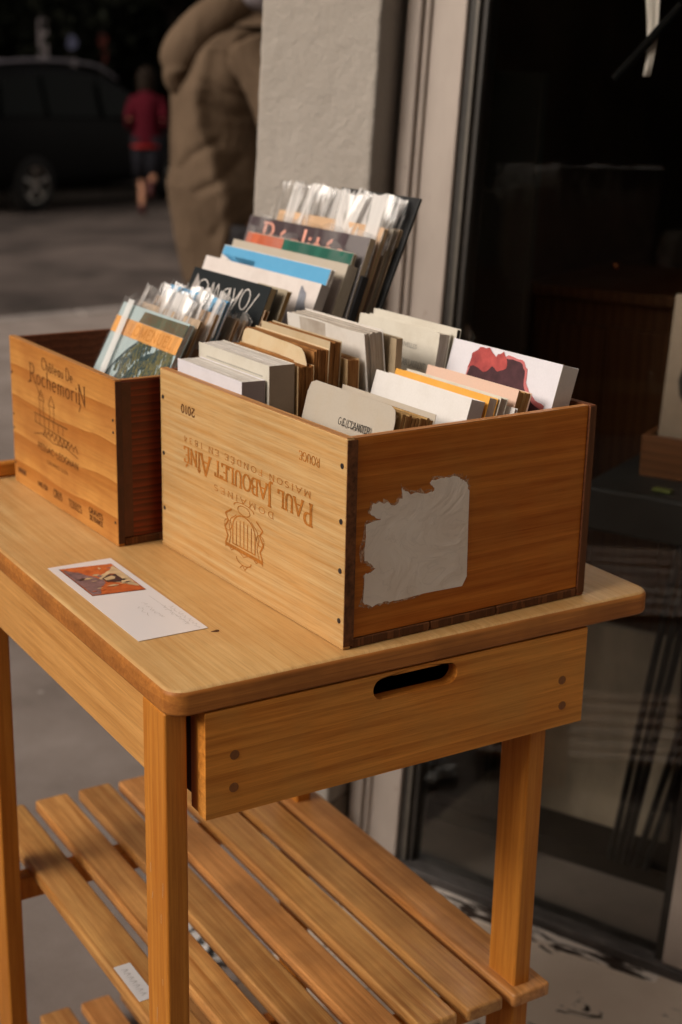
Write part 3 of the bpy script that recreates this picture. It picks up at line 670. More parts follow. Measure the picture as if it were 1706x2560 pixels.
# torn sticker
st = [(.0251, .1313), (.045, .1343), (.038, .1375), (.0304, .1439), (.0324, .1521), (.041, .153), (.0487, .1497), (.0530, .1536), (.0560, .1490), (.0604, .1468), (.066, .1521), (.0718, .1533), (.0693, .164), (.0740, .1600), (.0819, .156), (.0938, .1556), (.1073, .1542), (.1117, .1568), (.1092, .1610), (.1047, .164), (.1082, .1667), (.1232, .1677), (.131, .168), (.1446, .1655), (.1480, .1610), (.150, .1618), (.1544, .1571), (.1579, .149), (.1585, .1131), (.1598, .0529), (.1541, .0426), (.102, .0438), (.066, .0419), (.0560, .0436), (.0438, .0443), (.0370, .0420), (.0292, .0445), (.0254, .0478), (.0253, .078), (.0310, .0790), (.0381, .0815), (.0336, .0891), (.0254, .093)]
fine = []
rr = random.Random(5)
for i, p in enumerate(st):
    q = st[(i + 1) % len(st)]
    for k in range(3):
        t = k / 3; torn = i < 27 or i > 31
        j = (.0012 if torn else .0001)
        fine.append((p[0] + (q[0] - p[0]) * t + rr.uniform(-j, j), p[1] + (q[1] - p[1]) * t + rr.uniform(-j, j)))
w = NT('torn_paper_sticker'); v = w.coords(); a = w.noise(v, 17, 3, .5, 2.6); b_ = w.noise(v, 14, 3); 
ridge = w.ramp(w.math('ABSOLUTE', w.math('SUBTRACT', a, .5)), [(0, 1), (.022, 0)])
col = w.mix(w.ramp(b_, [(.35, 0), (.75, .55)]), (.82, .74, .65), (.66, .53, .42)); col = w.mix(w.math('MULTIPLY', ridge, .13), col, (.25, .20, .16)); w.base(col); w.rough(.75, .25); w.bump(a, .5, .003)
sticker_m = w.m
bm = bmesh.new(); poly(bm, fine, 0, .00035); place(obj('torn_sticker', bm, sticker_m, CA), (0, .0016 - .0001, 0), (1, 0, 0), (0, 0, 1))
w = NT('thin_glue_paper'); w.base((.60, .42, .28)); w.rough(.8, .2); na = w.noise(w.coords((1, 1, 1)), 120, 4, .7); w.l(w.ramp(na, [(.38, 0), (.60, .75)]), w.b.inputs['Alpha'])
r3 = random.Random(8); under = []
for i, (x, y) in enumerate(fine):
    torn = i < 81 or i > 93
    dx, dy = x - .10, y - .10; L = math.hypot(dx, dy); g = (.0015 + .0055 * r3.random() ** 1.5) if torn else .0
    under.append((x + dx / L * g, y + dy / L * g))
bm = bmesh.new(); poly(bm, under, 0); place(obj('torn_paper_fibre', bm, w.m, CA), (0, .0012, 0), (1, 0, 0), (0, 0, 1))

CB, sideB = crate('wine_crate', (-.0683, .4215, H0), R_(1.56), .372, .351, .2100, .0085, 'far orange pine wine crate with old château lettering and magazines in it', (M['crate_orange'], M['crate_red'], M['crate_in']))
obj('corner_strip', B(.0003, .0084, -.0012, -.0001, .004, .209), plain('very_dark_strip', (.055, .014, .008), .5, .4, .2, 100, .2), CB)
obj('batten', B(.0085, .0205, -.0012, .0012, .012, .2075), plain('dark_red_batten', (.075, .018, .008), .45, .4, .2, 60, .2), CB)
obj('rim_cap', B(.0004, .0081, .001, .35, .2101, .2107), M['rim'], CB)
obj('rim_cap', B(.010, .36, .002, .0095, .2092, .2098), M['rim_x'], CB)
FB = lambda o: place(o, (-.0001, 0, 0), (0, -1, 0), (0, 0, 1))
bm = bmesh.new(); text(bm, 'Château De', -.232, .1835, .0160, width=.104, weight=.12, contrast=.6, cnt=cn, serif=False); FB(obj('branded_line', bm, M['ink_brown'], sideB))
bm = bmesh.new(); text(bm, 'RochemoriN', -.2768, .1600, .0250, width=.188, weight=.115, contrast=.5, cnt=cn, serif=True)
ribbon(bm, [(-.275, .160), (-.283, .157)], .002, .002, cn); ribbon(bm, [(-.255, .160), (-.247, .150), (-.236, .145)], .0016, .0012, cn); ribbon(bm, [(-.104, .16), (-.110, .150)], .0016, .0012, cn)
FB(obj('branded_name', bm, M['ink_brown'], sideB))
bm = bmesh.new()   # drawing of a turreted country house
def hb(pts, w_=.0012): ribbon(bm, pts, w_, w_ * .8, cn)
hb([(-.245, .118), (-.245, .140)]); hb([(-.232, .118), (-.232, .140)]); hb([(-.249, .140), (-.238, .154), (-.228, .140)]); hb([(-.249, .140), (-.228, .140)]); hb([(-.21, .118), (-.21, .138)]); hb([(-.196, .118), (-.196, .138)]); hb([(-.214, .138), (-.203, .152), (-.192, .138), (-.214, .138)])
hb([(-.265, .118), (-.150, .118)], .0022); hb([(-.265, .106), (-.145, .101)], .0016)
for k in range(7): hb([(-.262 + k * .016, .116), (-.262 + k * .016, .106)])
for k in range(9):
    x = -.235 + k * .013; hb([(x, .092 + .004 * math.sin(k)), (x + .006, .101), (x + .012, .092)], .0016)
hb([(-.268, .088), (-.24, .094), (-.2, .088), (-.16, .092), (-.118, .086)], .0014)
FB(obj('branded_drawing', bm, M['ink_brown'], sideB))
for tx, x, y, h, w_, wt in (('PESSAC-LEOGNAN', -.256, .070, .0088, .137, .17), ('GRAND VIN', -.225, .055, .0052, .07, .15), ('MIS EN', -.262, .0150, .0070, .034, .22), ('CRUS', -.207, .0135, .0105, .030, .17), ('TERRES', -.155, .0135, .0100, .043, .13), ('GRAVES', -.088, .0225, .0070, .043, .25), ('DE FRANCE', -.086, .0135, .0062, .040, .25)):
    bm = bmesh.new(); text(bm, tx, x, y, h, width=w_, weight=wt, contrast=.8, cnt=cn, serif=False); FB(obj('printed_line', bm, M['ink_brown'], sideB))
bm = bmesh.new(); hb([(-.335, .021), (-.308, .021)], .009)
FB(obj('printed_line', bm, M['ink_brown'], sideB))
for y_, zs in ((.007, (.16, .145, .03)), (.345, (.16, .10, .08, .03))):
    for z in zs: bm = bmesh.new(); cyl(bm, (-.0006, y_, z), (.002, y_, z), .0019, n=10); obj('nail_head', bm, M['nail'], sideB)

# ================================================================== POSTCARD
w = NT('glossy_card'); w.base((.74, .72, .74)); w.rough(.35, .4)
card_m = w.m
pcx, pcy = -.1337, .255
pc = obj('postcard', B(-.0400, .0400, -.1325, .1300, 0, .0005), card_m, None, loc=(-.1338, .2548, H0 + .0004), rot=(0, 0, R_(.2)))
tag(pc, 'white card with a small orange painting lying on the table top', 'card')
def ragged(pts, n=5, j=.0016, seed=1):
    r = random.Random(seed); out = []
    for i, p in enumerate(pts):
        q = pts[(i + 1) % len(pts)]
        for k in range(n): t = k / n; out.append((p[0] + (q[0] - p[0]) * t + r.uniform(-j, j), p[1] + (q[1] - p[1]) * t + r.uniform(-j, j)))
    return out
def dec(bm_pts, mat, z, nm='picture_area', parent=pc):
    bm = bmesh.new(); poly(bm, bm_pts, z); return obj(nm, bm, mat, parent)
pic = bmesh.new()
ox, oy = .1338, -.2548
def PP(pts): return [(x + ox, y + oy) for x, y in pts]
mo = plain('painted_orange', (.52, .13, .03), .45, .4, .35, 90, 0, c2=(.30, .05, .015)); mm_ = plain('painted_mauve', (.23, .14, .15), .45, .4, .3, 130, 0); mc = plain('painted_cream', (.62, .46, .27), .45, .4, .2, 70, 0); mk = plain('painted_dark', (.05, .025, .03), .45, .4, .3, 70, 0)
dec(PP([(-.1645, .3735), (-.1018, .3645), (-.1022, .2615), (-.1642, .2702)]), mk, .0007)
dec(PP([(-.1637, .3725), (-.1022, .3637), (-.1026, .2625), (-.1634, .2712)]), mo, .0009)
dec(ragged(PP([(-.1630, .3690), (-.1570, .3600), (-.1480, .3480), (-.1380, .3280), (-.1330, .3130), (-.1350, .3020), (-.1440, .2930), (-.1500, .2800), (-.1530, .2715), (-.1627, .2722)]), 4, .0010, 2), mm_, .0011)
dec(ragged(PP([(-.1035, .3560), (-.1080, .3500), (-.1160, .3400), (-.1300, .3300), (-.1360, .3180), (-.1290, .3050), (-.1180, .2950), (-.1120, .2830), (-.1045, .2750), (-.1034, .3000)]), 4, .0010, 3), mc, .0013)
dec(ragged(PP([(-.1330, .3180), (-.1180, .3300), (-.1120, .3270), (-.1130, .3050), (-.1180, .2980), (-.1260, .3020), (-.1330, .3060)]), 3, .0008, 4), mk, .0015)
for _k in range(26):
    _r = random.Random(100 + _k); _x = _r.uniform(-.160, -.106); _y = _r.uniform(.274, .362); _w, _h = _r.uniform(.002, .007), _r.uniform(.001, .004); dec(ragged(PP([(_x - _w, _y), (_x, _y - _h), (_x + _w, _y), (_x, _y + _h)]), 2, .0006, _k), _r.choice((mo, mk, mm_, mc)), .0012 + _k * .00002, 'brush_mark')
dec(PP([(-.1310, .3170), (-.1190, .3220), (-.1170, .3160), (-.1200, .3100), (-.1310, .3090)]), mc, .0017)
bm = bmesh.new(); r2 = random.Random(11)
for (x, y0_, n_) in ((-.1080, .205, 6), (-.1010, .200, 7), (-.1230, .225, 5), (-.1330, .215, 3)):
    for k in range(n_):
        yy = y0_ - k * .011 ; pts = [(x + ox + r2.uniform(-.003, .003), yy + oy - j * .0022 + r2.uniform(-.001, .001)) for j in range(5)]; ribbon(bm, pts, .0005, .0004, cn)
ribbon(bm, [(-.1080 + ox, .242 + oy), (-.1070 + ox, .14 + oy)], .0004, .0004, cn)
o = obj('handwriting', bm, M['ink_faint'], pc); o.location = (0, 0, .0008)

# ================================================================== BOOKS
def sheetmesh(w_, h, nx=14, nz=14, rc=0.0, disp=None, th=.0004, notch=None):
    """cover sheet in the local y-z plane (x = 0), with rounded upper corners and a displacement along x"""
    bm = bmesh.new(); g = []
    for i in range(nx + 1):
        row = []
        for j in range(nz + 1):
            y = w_ * i / nx; z = h * j / nz
            if rc:
                # pull the upper corners in to a rounded outline
                for yc, sgn in ((rc, -1), (w_ - rc, 1)):
                    if (y - yc) * sgn > 0 and z > h - rc:
                        dy, dz = (y - yc) * sgn, z - (h - rc); m_ = max(dy, dz); L = math.hypot(dy, dz)
                        if L > 1e-9: k = m_ / L; y = yc + sgn * dy * k; z = (h - rc) + dz * k
            x = disp(y / w_, z / h) if disp else 0
            row.append((x, y, z))
        g.append(row)
    fr = [[bm.verts.new(p) for p in row] for row in g]; bk = [[bm.verts.new((p[0] + th, p[1], p[2])) for p in row] for row in g]
    for i in range(nx):
        for j in range(nz):
            bm.faces.new((fr[i][j], fr[i][j + 1], fr[i + 1][j + 1], fr[i + 1][j])); bm.faces.new((bk[i][j], bk[i + 1][j], bk[i + 1][j + 1], bk[i][j + 1]))
    for i in range(nx):
        bm.faces.new((fr[i][0], fr[i + 1][0], bk[i + 1][0], bk[i][0])); bm.faces.new((fr[i][nz], bk[i][nz], bk[i + 1][nz], fr[i + 1][nz]))
    for j in range(nz):
        bm.faces.new((fr[0][j], bk[0][j], bk[0][j + 1], fr[0][j + 1])); bm.faces.new((fr[nx][j], fr[nx][j + 1], bk[nx][j + 1], bk[nx][j]))
    return bm
def block(t, w_, h, x0, seed, sheaves, jit=.0006, y0=.0008, topjit=None, lean=0.0, disp=None, splay=0.0):
    r = random.Random(seed); bm = bmesh.new(); tj = jit if topjit is None else topjit
    for k in range(sheaves):
        a = x0 + t * k / sheaves; b = x0 + t * (k + 1) / sheaves
        ys = y0 + r.uniform(0, jit * 1.5); zt = h - r.uniform(0, tj * 2)
        vs = box(bm, a, b - .00003, ys, w_ - r.uniform(.0005, jit + .0006), .0, zt)
        if splay:
            for v_ in vs:
                u = 1 - v_.co.y / w_; v_.co.x += splay * (u ** 1.6) * (1 - (k + .5) / sheaves) * -1
        if disp:
            for v_ in vs: v_.co.x += disp(v_.co.y / w_, v_.co.z / h)
    return bm
def book(label, TR, w_, t, lean, h, cover, pagem, yaw=0.0, name='book', spine=False, spinem=None, sheaves=8, jit=.0006, rc=0.0, disp=None, cov_t=.0005, back=True, gap=0.0, drop=0.0, zt=0.0, splay=0.0, group='second-hand books in the near crate', cat='book', topjit=None, cover_over=.0006, endroll=0.0):
    a = R_(lean)
    Rm = Matrix.Rotation(R_(yaw), 4, 'Z') @ Matrix.Rotation(a, 4, 'Y') @ Matrix.Rotation(R_(endroll), 4, 'X')
    loc = Vector(TR) - (Rm.to_3x3() @ Vector((0, 0, h)))
    e = empty(name, loc, Rm.to_euler(), label, cat, group)
    fc = obj('cover', sheetmesh(w_, h, 14, 14, rc, disp, cov_t), cover, e, smooth=False)
    obj('page_block', block(t - 2 * cov_t - gap, w_ - .001, h - drop - cover_over, cov_t + .0001 + gap, hash_(label), sheaves, jit, topjit=topjit, splay=splay, y0=.0008 if not spine else .0012), pagem, e, bevel=0)
    if back:
        bk = obj('back_cover', sheetmesh(w_, h - zt, 2, 2, 0, None, cov_t), cover, e); bk.location = (t - cov_t, 0, 0)
    if spine: obj('spine', B(0.0001, t - .0001, -.0004, .0006, 0, h - .0002), spinem or cover, e, bevel=.0002)
    return e, fc
def hash_(s): return sum(ord(c) * (i + 1) for i, c in enumerate(s))
def facetext(parent, fn, mat, nm='printed_title'):
    bm = bmesh.new(); fn(bm); o = obj(nm, bm, mat, parent)
    # reading direction on a face that looks towards -x: local +x of the text runs to -y
    place(o, (-.0003, 0, 0), (0, -1, 0), (0, 0, 1)); return o
cream = paper('cream_cover', (.45, .40, .33), (.44, .36, .26), .5)
white = paper('white_cover', (.60, .58, .56), (.52, .48, .43), .3)
white2 = paper('cool_white_cover', (.58, .565, .60), (.5, .48, .5), .3)
ivory = paper('ivory_cover', (.52, .49, .42), (.42, .36, .27), .4)
p_old = pages('browned_pages', (.36, .17, .055), (.15, .055, .015), 700)
p_old2 = pages('yellowed_pages', (.50, .33, .14), (.26, .13, .04), 700)
p_top = pages('buff_page_tops', (.50, .40, .25), (.33, .24, .13), 800)
p_white = pages('white_pages', (.72, .69, .65), (.50, .45, .40), 900)
p_grey = pages('greyish_pages', (.52, .47, .41), (.34, .29, .24), 700)
tan = paper('tan_cover', (.50, .35, .19), (.42, .22, .08), .5)
N1 = 'books in the front row of the near crate'; N2 = 'books in the back row of the near crate'

# ---- front row, from left to right
b, fc = book('old cream paperback with typed author name and underline, nearest the crate corner', (.090, .038, 1.158), .178, .046, 14, .200, cream, p_old2, 2, sheaves=9, jit=.0012, rc=.012, drop=.004, gap=.012, group=N1, splay=.010,
             disp=lambda u, v_: -.006 * (1 - u) ** 2 * v_ - .003 * math.sin(u * 3) * (1 - v_), topjit=.002)
b.children[1].data.materials.append(p_top)
facetext(fc, lambda bm: (text(bm, 'G.E. CLANCIER', -.098, .1630, .0075, width=.0600, weight=.17, contrast=.8, cnt=cn), ribbon(bm, [(-.112, .1545), (-.0300, .1545)], .001, .0009, cn)), M['ink_black']).location.x = -.0062
bm = sheetmesh(.150, .192, 8, 8, .004, lambda u, v_: -.004 * (1 - u) * v_); o = obj('title_leaf', bm, paper('yellowed_leaf', (.58, .42, .24), (.5, .3, .12), .5), b); o.location = (.0075, .004, 0)
book('plain white paperback standing behind the typed cream one', (.178, .037, 1.160), .182, .019, 16, .195, white, p_grey, 1, sheaves=5, group=N1, spine=True, spinem=paper('pale_grey_spine', (.42, .40, .39)), rc=.0)
book('paperback with a bright orange-yellow cover edge in the front row', (.2025, .037, 1.160), .178, .012, 16, .195, paper('orange_yellow_cover', (.72, .36, .06), (.75, .45, .12), .5), p_white, 1, sheaves=5, group=N1, drop=.0002)
book('thin grey-white booklet pressed behind the orange-edged paperback', (.217, .036, 1.1585), .178, .010, 16, .193, ivory, p_grey, 1, sheaves=3, group=N1)
book('tiny white leaflet low between the front-row paperbacks', (.232, .030, 1.146), .120, .004, 16, .180, white, p_white, 1, sheaves=1, group=N1)
book('pale pink old paperback with browned page edges', (.2405, .036, 1.1640), .165, .020, 16, .198, paper('pink_cover', (.58, .40, .31), (.62, .47, .38), .4), p_old2, 2, sheaves=6, group=N1, jit=.001)
b, fc = book('white paperback with a dark silhouette and red blossom on its cover', (.2950, .030, 1.1885), .190, .025, 16, .222, white2, p_white, 3, sheaves=5, group=N1, spine=True, spinem=paper('greyish_spine', (.50, .46, .43)))
def blob(pts, n=3, j=.0012, seed=1):
    r = random.Random(seed); out = []
    for i, p in enumerate(pts):
        q = pts[(i + 1) % len(pts)]
        for k in range(n): t = k / n; out.append((p[0] + (q[0] - p[0]) * t + r.uniform(-j, j), p[1] + (q[1] - p[1]) * t + r.uniform(-j, j)))
    return out
# text frame: x = -y ; cover spans x from -.19 (far) to 0 (near), z up to .222
def facepoly(parent, pts, mat, lift, nm='cover_print'):
    bm = bmesh.new(); poly(bm, pts); o = obj(nm, bm, mat, parent); place(o, (-lift, 0, 0), (0, -1, 0), (0, 0, 1)); return o
facepoly(fc, blob([(-.153, .188), (-.149, .206), (-.120, .211), (-.100, .213), (-.088, .217), (-.064, .217), (-.053, .207), (-.049, .192), (-.041, .184), (-.028, .176), (-.012, .173), (-.010, .13), (-.153, .13)], 3, .0010, 2), plain('red_print', (.36, .09, .09), .5, .3, .4, 90, 0, c2=(.50, .17, .17)), .0003)
facepoly(fc, blob([(-.150, .186), (-.146, .203), (-.120, .208), (-.100, .210), (-.086, .214), (-.066, .214), (-.056, .205), (-.052, .190), (-.044, .180), (-.030, .172), (-.015, .168), (-.015, .13), (-.150, .13)], 3, .0008, 4), plain('dark_red_print', (.075, .028, .035), .5, .3, .3, 60, 0), .0006)
facepoly(fc, blob([(-.152, .192), (-.149, .210), (-.139, .2195), (-.122, .2200), (-.108, .2130), (-.098, .2195), (-.089, .2120), (-.086, .203), (-.098, .196), (-.110, .201), (-.124, .191), (-.138, .197)], 3, .0012, 5), plain('rose_print', (.40, .07, .06), .5, .3, .45, 60, 0, c2=(.17, .025, .03)), .0009)
None and facepoly(fc, blob([(-.143, .204), (-.136, .214), (-.124, .215), (-.116, .208), (-.126, .203)], 3, .001, 6), plain('light_rose_print', (.66, .26, .20), .5, .3, .3, 120, 0), .0012)

# ---- back row, from left to right
book('thick plain white paperback at the left end of the near crate', (.0045, .232, 1.1575), .160, .030, 1, .195, white2, p_white, 1, sheaves=4, group=N2, spine=True, spinem=paper('mauve_grey_spine', (.27, .22, .225)), topjit=.0002)
b, fc = book('cream paperback with a line of tiny print and brown-grey end', (.037, .228, 1.1735), .172, .033, 0, .210, ivory, p_white, 1, sheaves=5, group=N2, spine=True, spinem=paper('brown_grey_spine', (.27, .205, .15)), topjit=.0002)
facetext(fc, lambda bm: [ribbon(bm, [(-.150 + k * .0046, .196), (-.1478 + k * .0046, .196)], .0008, .0012, cn) for k in range(30)], M['ink_grey'], 'printed_line')
book('browned paperback with deep orange page edges', (.0735, .226, 1.1700), .175, .021, 0, .206, tan, p_old, 1, sheaves=8, group=N2, jit=.001, topjit=.0012)
book('curling old paperback with a buckled cream cover', (.0960, .232, 1.1870), .178, .022, 2, .215, paper('stained_cream_cover', (.56, .45, .29), (.52, .34, .15), .6), p_old, 0, sheaves=7, group=N2, jit=.0015, topjit=.0015, rc=.016, gap=.003,
     disp=lambda u, v_: -.010 * max(0, 1 - u * 3.0) ** 1.5 * (v_ ** 3) - .003 * math.sin(u * 5))
book('thin brown-edged paperback behind the buckled cream cover', (.121, .236, 1.1935), .165, .016, 3, .220, paper('buff_cover', (.50, .40, .26), (.42, .28, .13), .6), p_old, 0, sheaves=4, group=N2, jit=.0012)
book('short brown paperback sunk between taller old books', (.1415, .230, 1.1720), .150, .016, 0, .200, tan, p_old, 0, sheaves=6, group=N2, jit=.001)
book('thick wavy-topped white book with loose sections', (.1620, .228, 1.2010), .180, .026, -6, .230, paper('wavy_white_cover', (.58, .55, .51), (.48, .42, .34), .4), p_grey, 0, sheaves=7, group=N2, jit=.0012, topjit=.0012, disp=lambda u, v_: -.0018 * math.sin(u * 7) * v_)
book('narrow dark-topped beige booklet standing on edge', (.1990, .216, 1.1945), .070, .009, 2, .220, paper('beige_card', (.36, .28, .18)), pages('dark_hollow_pages', (.03, .02, .02), (.02, .015, .01)), 0, sheaves=1, group=N2, spine=True)  # shade of the hollow top put into the page colour
b, fc = book('worn ivory paperback with faint grey title in the back row', (.2660, .222, 1.1955), .175, .016, 9, .225, ivory, p_grey, 1, sheaves=4, group=N2, rc=.003, jit=.001)
facetext(fc, lambda bm: (text(bm, 'JEAN LAURENT', -.074, .176, .0080, width=.055, weight=.09, contrast=.7, cnt=cn), text(bm, 'LES PETITES NOUVELLES', -.130, .1985, .005, width=.088, weight=.12, contrast=.8, cnt=cn, slant=.2)), M['ink_grey'])
book('thin ivory pamphlet with a dark back, last of the back row', (.2880, .218, 1.1990), .180, .006, 9, .228, ivory, plain('dark_back', (.03, .025, .02)), 1, sheaves=1, group=N2)

# ---- magazines in the far crate
G2 = 'magazines and papers in the far crate'
def plastic(name, amt=.35, seed=0, streak=14, vs=(1, 1, .2), tint=(.95, .95, .95)):
    w = NT(name); w.t.nodes.remove(w.b); v = w.coords(vs, (seed * 3.1, seed * 1.7, 0)); a = w.noise(v, streak * 3, 3, .55, .6); c = w.noise(w.coords(), 60, 3)
    tr = w.n('ShaderNodeBsdfTransparent'); tr.inputs[0].default_value = (*tint, 1)
    df = w.n('ShaderNodeBsdfTranslucent'); df.inputs[0].default_value = (.85, .83, .82, 1); d2 = w.n('ShaderNodeBsdfDiffuse'); d2.inputs[0].default_value = (.80, .78, .76, 1)
    ms = w.n('ShaderNodeMixShader', i0=.75); w.l(df.outputs[0], ms.inputs[1]); w.l(d2.outputs[0], ms.inputs[2])
    gl = w.n('ShaderNodeBsdfGlossy', Roughness=.12); gl.inputs[0].default_value = (.9, .9, .9, 1)
    bp = w.n('ShaderNodeBump', Strength=.7, Distance=.004); w.l(a, bp.inputs['Height']); w.l(bp.outputs[0], gl.inputs['Normal'])
    m1 = w.n('ShaderNodeMixShader'); w.l(w.math('MULTIPLY', w.ramp(a, [(.48, 0), (.60, 1)]), amt), m1.inputs[0]); w.l(tr.outputs[0], m1.inputs[1]); w.l(ms.outputs[0], m1.inputs[2])  # highlights of the film painted in as whitish streaks
    m2 = w.n('ShaderNodeMixShader', i0=.05); w.l(m1.outputs[0], m2.inputs[1]); w.l(gl.outputs[0], m2.inputs[2]); w.l(m2.outputs[0], w.out.inputs[0]); return w.m
def sleeve(parent, w_, h0, h1, t, seed, mat, amp=.0025, y0=0.0, full=False):
    """a clear bag: front film from h0 up to h1 above the magazine, crinkled at the mouth"""
    bm = bmesh.new(); r = random.Random(seed); ph = [r.uniform(0, 6) for _ in range(6)]
    def f(s, tt, side):
        y = y0 - .003 + (w_ + .006) * s; z = h0 + (h1 - h0) * tt; k = max(0, (tt - .15))
        x = side + amp * k * (math.sin(s * 23 + ph[0]) + .7 * math.sin(s * 41 + ph[1] + tt * 2)) * 1.2
        z2 = z + (0.004 * math.sin(s * 31 + ph[2]) + .003 * math.sin(s * 17 + ph[3])) * k
        return Vector((x, y, z2))
    plate(bm, lambda s, tt: f(s, tt, -.0014), 60, 12); plate(bm, lambda s, tt: f(s, tt, t + .0014), 60, 12)
    return obj('plastic_sleeve', bm, mat, parent, smooth=True)
def mag(label, TR, w_, t, lean, h, cover, pagem, sheaves=3, **k): return book(label, TR, w_, t, lean, h, cover, pagem, k.pop('yaw', 0), sheaves=sheaves, group=G2, name=k.pop('name', 'magazine'), cat=k.pop('cat', 'magazine'), **k)
PL = [plastic('clear_film_%d' % i, .85, i, 13 + 3 * i) for i in range(3)]
PLs = plastic('clear_film_face', .12, 5, 6)
# palm booklet
pale_blue = paper('pale_blue_cover', (.40, .50, .51), (.43, .53, .55), .5, .4)
b, fc = mag('booklet with palm leaves, pale blue sky and an orange band in a clear sleeve', (.0420, .440, 1.1880), .205, .007, 28, .190, pale_blue, p_white, name='booklet', cat='booklet')
facepoly(fc, [(-.205, .147), (-.205, .170), (-.0, .170), (-.0, .147)], paper('orange_band', (.72, .34, .10), (.78, .42, .15), .5, .4), .0008, 'title_band')
facetext(fc, lambda bm: text(bm, 'LOMENUEL', -.150, .1515, .014, width=.13, weight=.16, contrast=.7, cnt=cn, serif=False), plain('dull_orange_ink', (.62, .25, .06), .6, .2, .1, 80, 0)).location.x = -.0012
green = plain('palm_green_print', (.07, .09, .05), .5, .3, .4, 110, 0, c2=(.24, .19, .07)); green2 = plain('palm_dark_print', (.025, .045, .05), .5, .3, .4, 90, 0, c2=(.06, .09, .09))
facepoly(fc, [(-.135, .1705), (-.13, .186), (-.0, .187), (-.0, .1705)], plain('foliage_print', (.07, .09, .06), .5, .3, .5, 160, 0, c2=(.17, .08, .04)), .0006)
rp = random.Random(3); bmA = bmesh.new(); bmB = bmesh.new(); cA = [0]
for k in range(26):          # fronds fan out of a crown near the top right of the cover
    a_ = R_(175 + (k * 37) % 130); L = .095 + rp.uniform(-.035, .02); c0 = (rp.choice((-.095, -.065, -.040, -.015)) + rp.uniform(-.012, .012), .150 + rp.uniform(-.02, .01))
    pts = [(c0[0] + L * t * math.cos(a_) * (.92 - .12 * t), c0[1] + L * t * math.sin(a_) * .85 - .035 * t * t) for t in [i / 9 for i in range(10)]]
    tgt = bmA if k % 2 else bmB
    pts = [p for p in pts if p[1] > .002 and -.200 < p[0] < -.004]
    if len(pts) < 3: continue
    ribbon(tgt, pts, .0022, .0018, cA)
    for i in range(1, len(pts)):
        for s_ in (-1, 1):
            L2 = .024 * (1 - abs(i / len(pts) - .4)) * rp.uniform(.6, 1.2); aa = R_(268 + s_ * 24 + rp.uniform(-8, 8))
            e_ = (pts[i][0] + L2 * math.cos(aa), pts[i][1] + L2 * math.sin(aa))
            if e_[1] < .0 or e_[0] < -.203 or e_[0] > -.001 or e_[1] > .146: continue
            ribbon(tgt, [pts[i], ((pts[i][0] + e_[0]) / 2, (pts[i][1] + e_[1]) / 2 + .002), e_], .0024, .0024, cA)
for bmm, mt in ((bmA, green), (bmB, green2)): place(obj('cover_print', bmm, mt, fc), (-.0004, 0, 0), (0, -1, 0), (0, 0, 1))
sleeve(b, .205, .02, .203, .007, 2, PLs, .0008)
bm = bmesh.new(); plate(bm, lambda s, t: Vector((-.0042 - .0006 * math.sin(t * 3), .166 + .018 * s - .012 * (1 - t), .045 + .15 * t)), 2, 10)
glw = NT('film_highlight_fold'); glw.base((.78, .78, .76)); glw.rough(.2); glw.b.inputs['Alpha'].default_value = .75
obj('sleeve_fold', bm, glw.m, b, smooth=True)
# bagged booklets
kraft = paper('kraft_cover', (.50, .34, .22), (.45, .27, .14), .5); kraft2 = paper('pale_kraft_cover', (.56, .42, .29), (.5, .34, .2), .5); blue = paper('sky_blue_cover', (.11, .36, .60), (.16, .42, .65), .4, .35)
bags = [((.060, .447, 1.190), .187, kraft2, 'buff booklet in a crinkled clear bag just behind the palm booklet', 27, .026, .004),
        ((.082, .447, 1.197), .180, kraft, 'brown booklet in a clear bag, second behind the palm booklet', 26, .018, .004),
        ((.098, .447, 1.212), .168, blue, 'blue-topped booklet showing between the clear bags', 26, .006, .003),
        ((.110, .445, 1.188), .130, kraft, 'brown booklet in a shiny bag behind the blue-topped one', 25, .008, .004),
        ((.122, .445, 1.186), .130, kraft2, 'buff booklet in a clear bag leaning on the dark cover', 24, .006, .004)]
for i, (TR, w_, cv, lb, ln, ex, t_) in enumerate(bags):
    b, fc = mag(lb, TR, w_, t_, ln, .200, cv, p_old2, name='booklet', cat='booklet', sheaves=2)
    if cv is blue: facepoly(fc, [(-w_, .002), (-w_, .176), (-.0005, .176), (-.0005, .002)], kraft2, .0004)
    sleeve(b, w_, .150, .200 + ex, t_, 10 + i, PL[i % 3], .0030)
b, fc = mag('brown card folder in front of the black cover with white script', (.148, .440, 1.1985), .225, .006, 23, .225, kraft, p_old, name='folder', cat='folder', sheaves=2)
b, fc = mag('black cover with looping white handwriting', (.1575, .442, 1.2270), .222, .010, 23, .250, paper('black_cover', (.018, .022, .024), (.03, .03, .03), .4, .35), p_top, sheaves=4)
scr = [('o', arc(0, 0, .015, .013, 60, 420, 16)), ('m', [(.022, -.012), (.026, .012), (.034, -.010), (.040, .012), (.050, -.011), (.055, .004)]), ('a', [(.070, .010), (.060, .006), (.060, -.009), (.070, -.006), (.074, .011), (.078, -.012)]), ('y', [(.084, .012), (.092, -.004), (.104, .014), (.088, -.030)]), ('s', arc(.118, .002, .011, .014, 0, 360, 12)), ('t', [(.130, -.016), (.148, .014)])]
def script(bm):
    for _, pts in scr: ribbon(bm, [(-.178 + p[0] * 1.05, .2235 + p[1] * 1.0) for p in (spline([(q[0], q[1], 0) for q in pts], 3) if len(pts) < 9 else [Vector((q[0], q[1], 0)) for q in pts])], .0022, .0016, cn)
facetext(fc, script, M['ink_white'])
facepoly(fc, [(-.221, .175), (-.205, .243), (-.165, .205), (-.150, .180)], paper('pale_grey_print', (.34, .31, .29)), .0002)
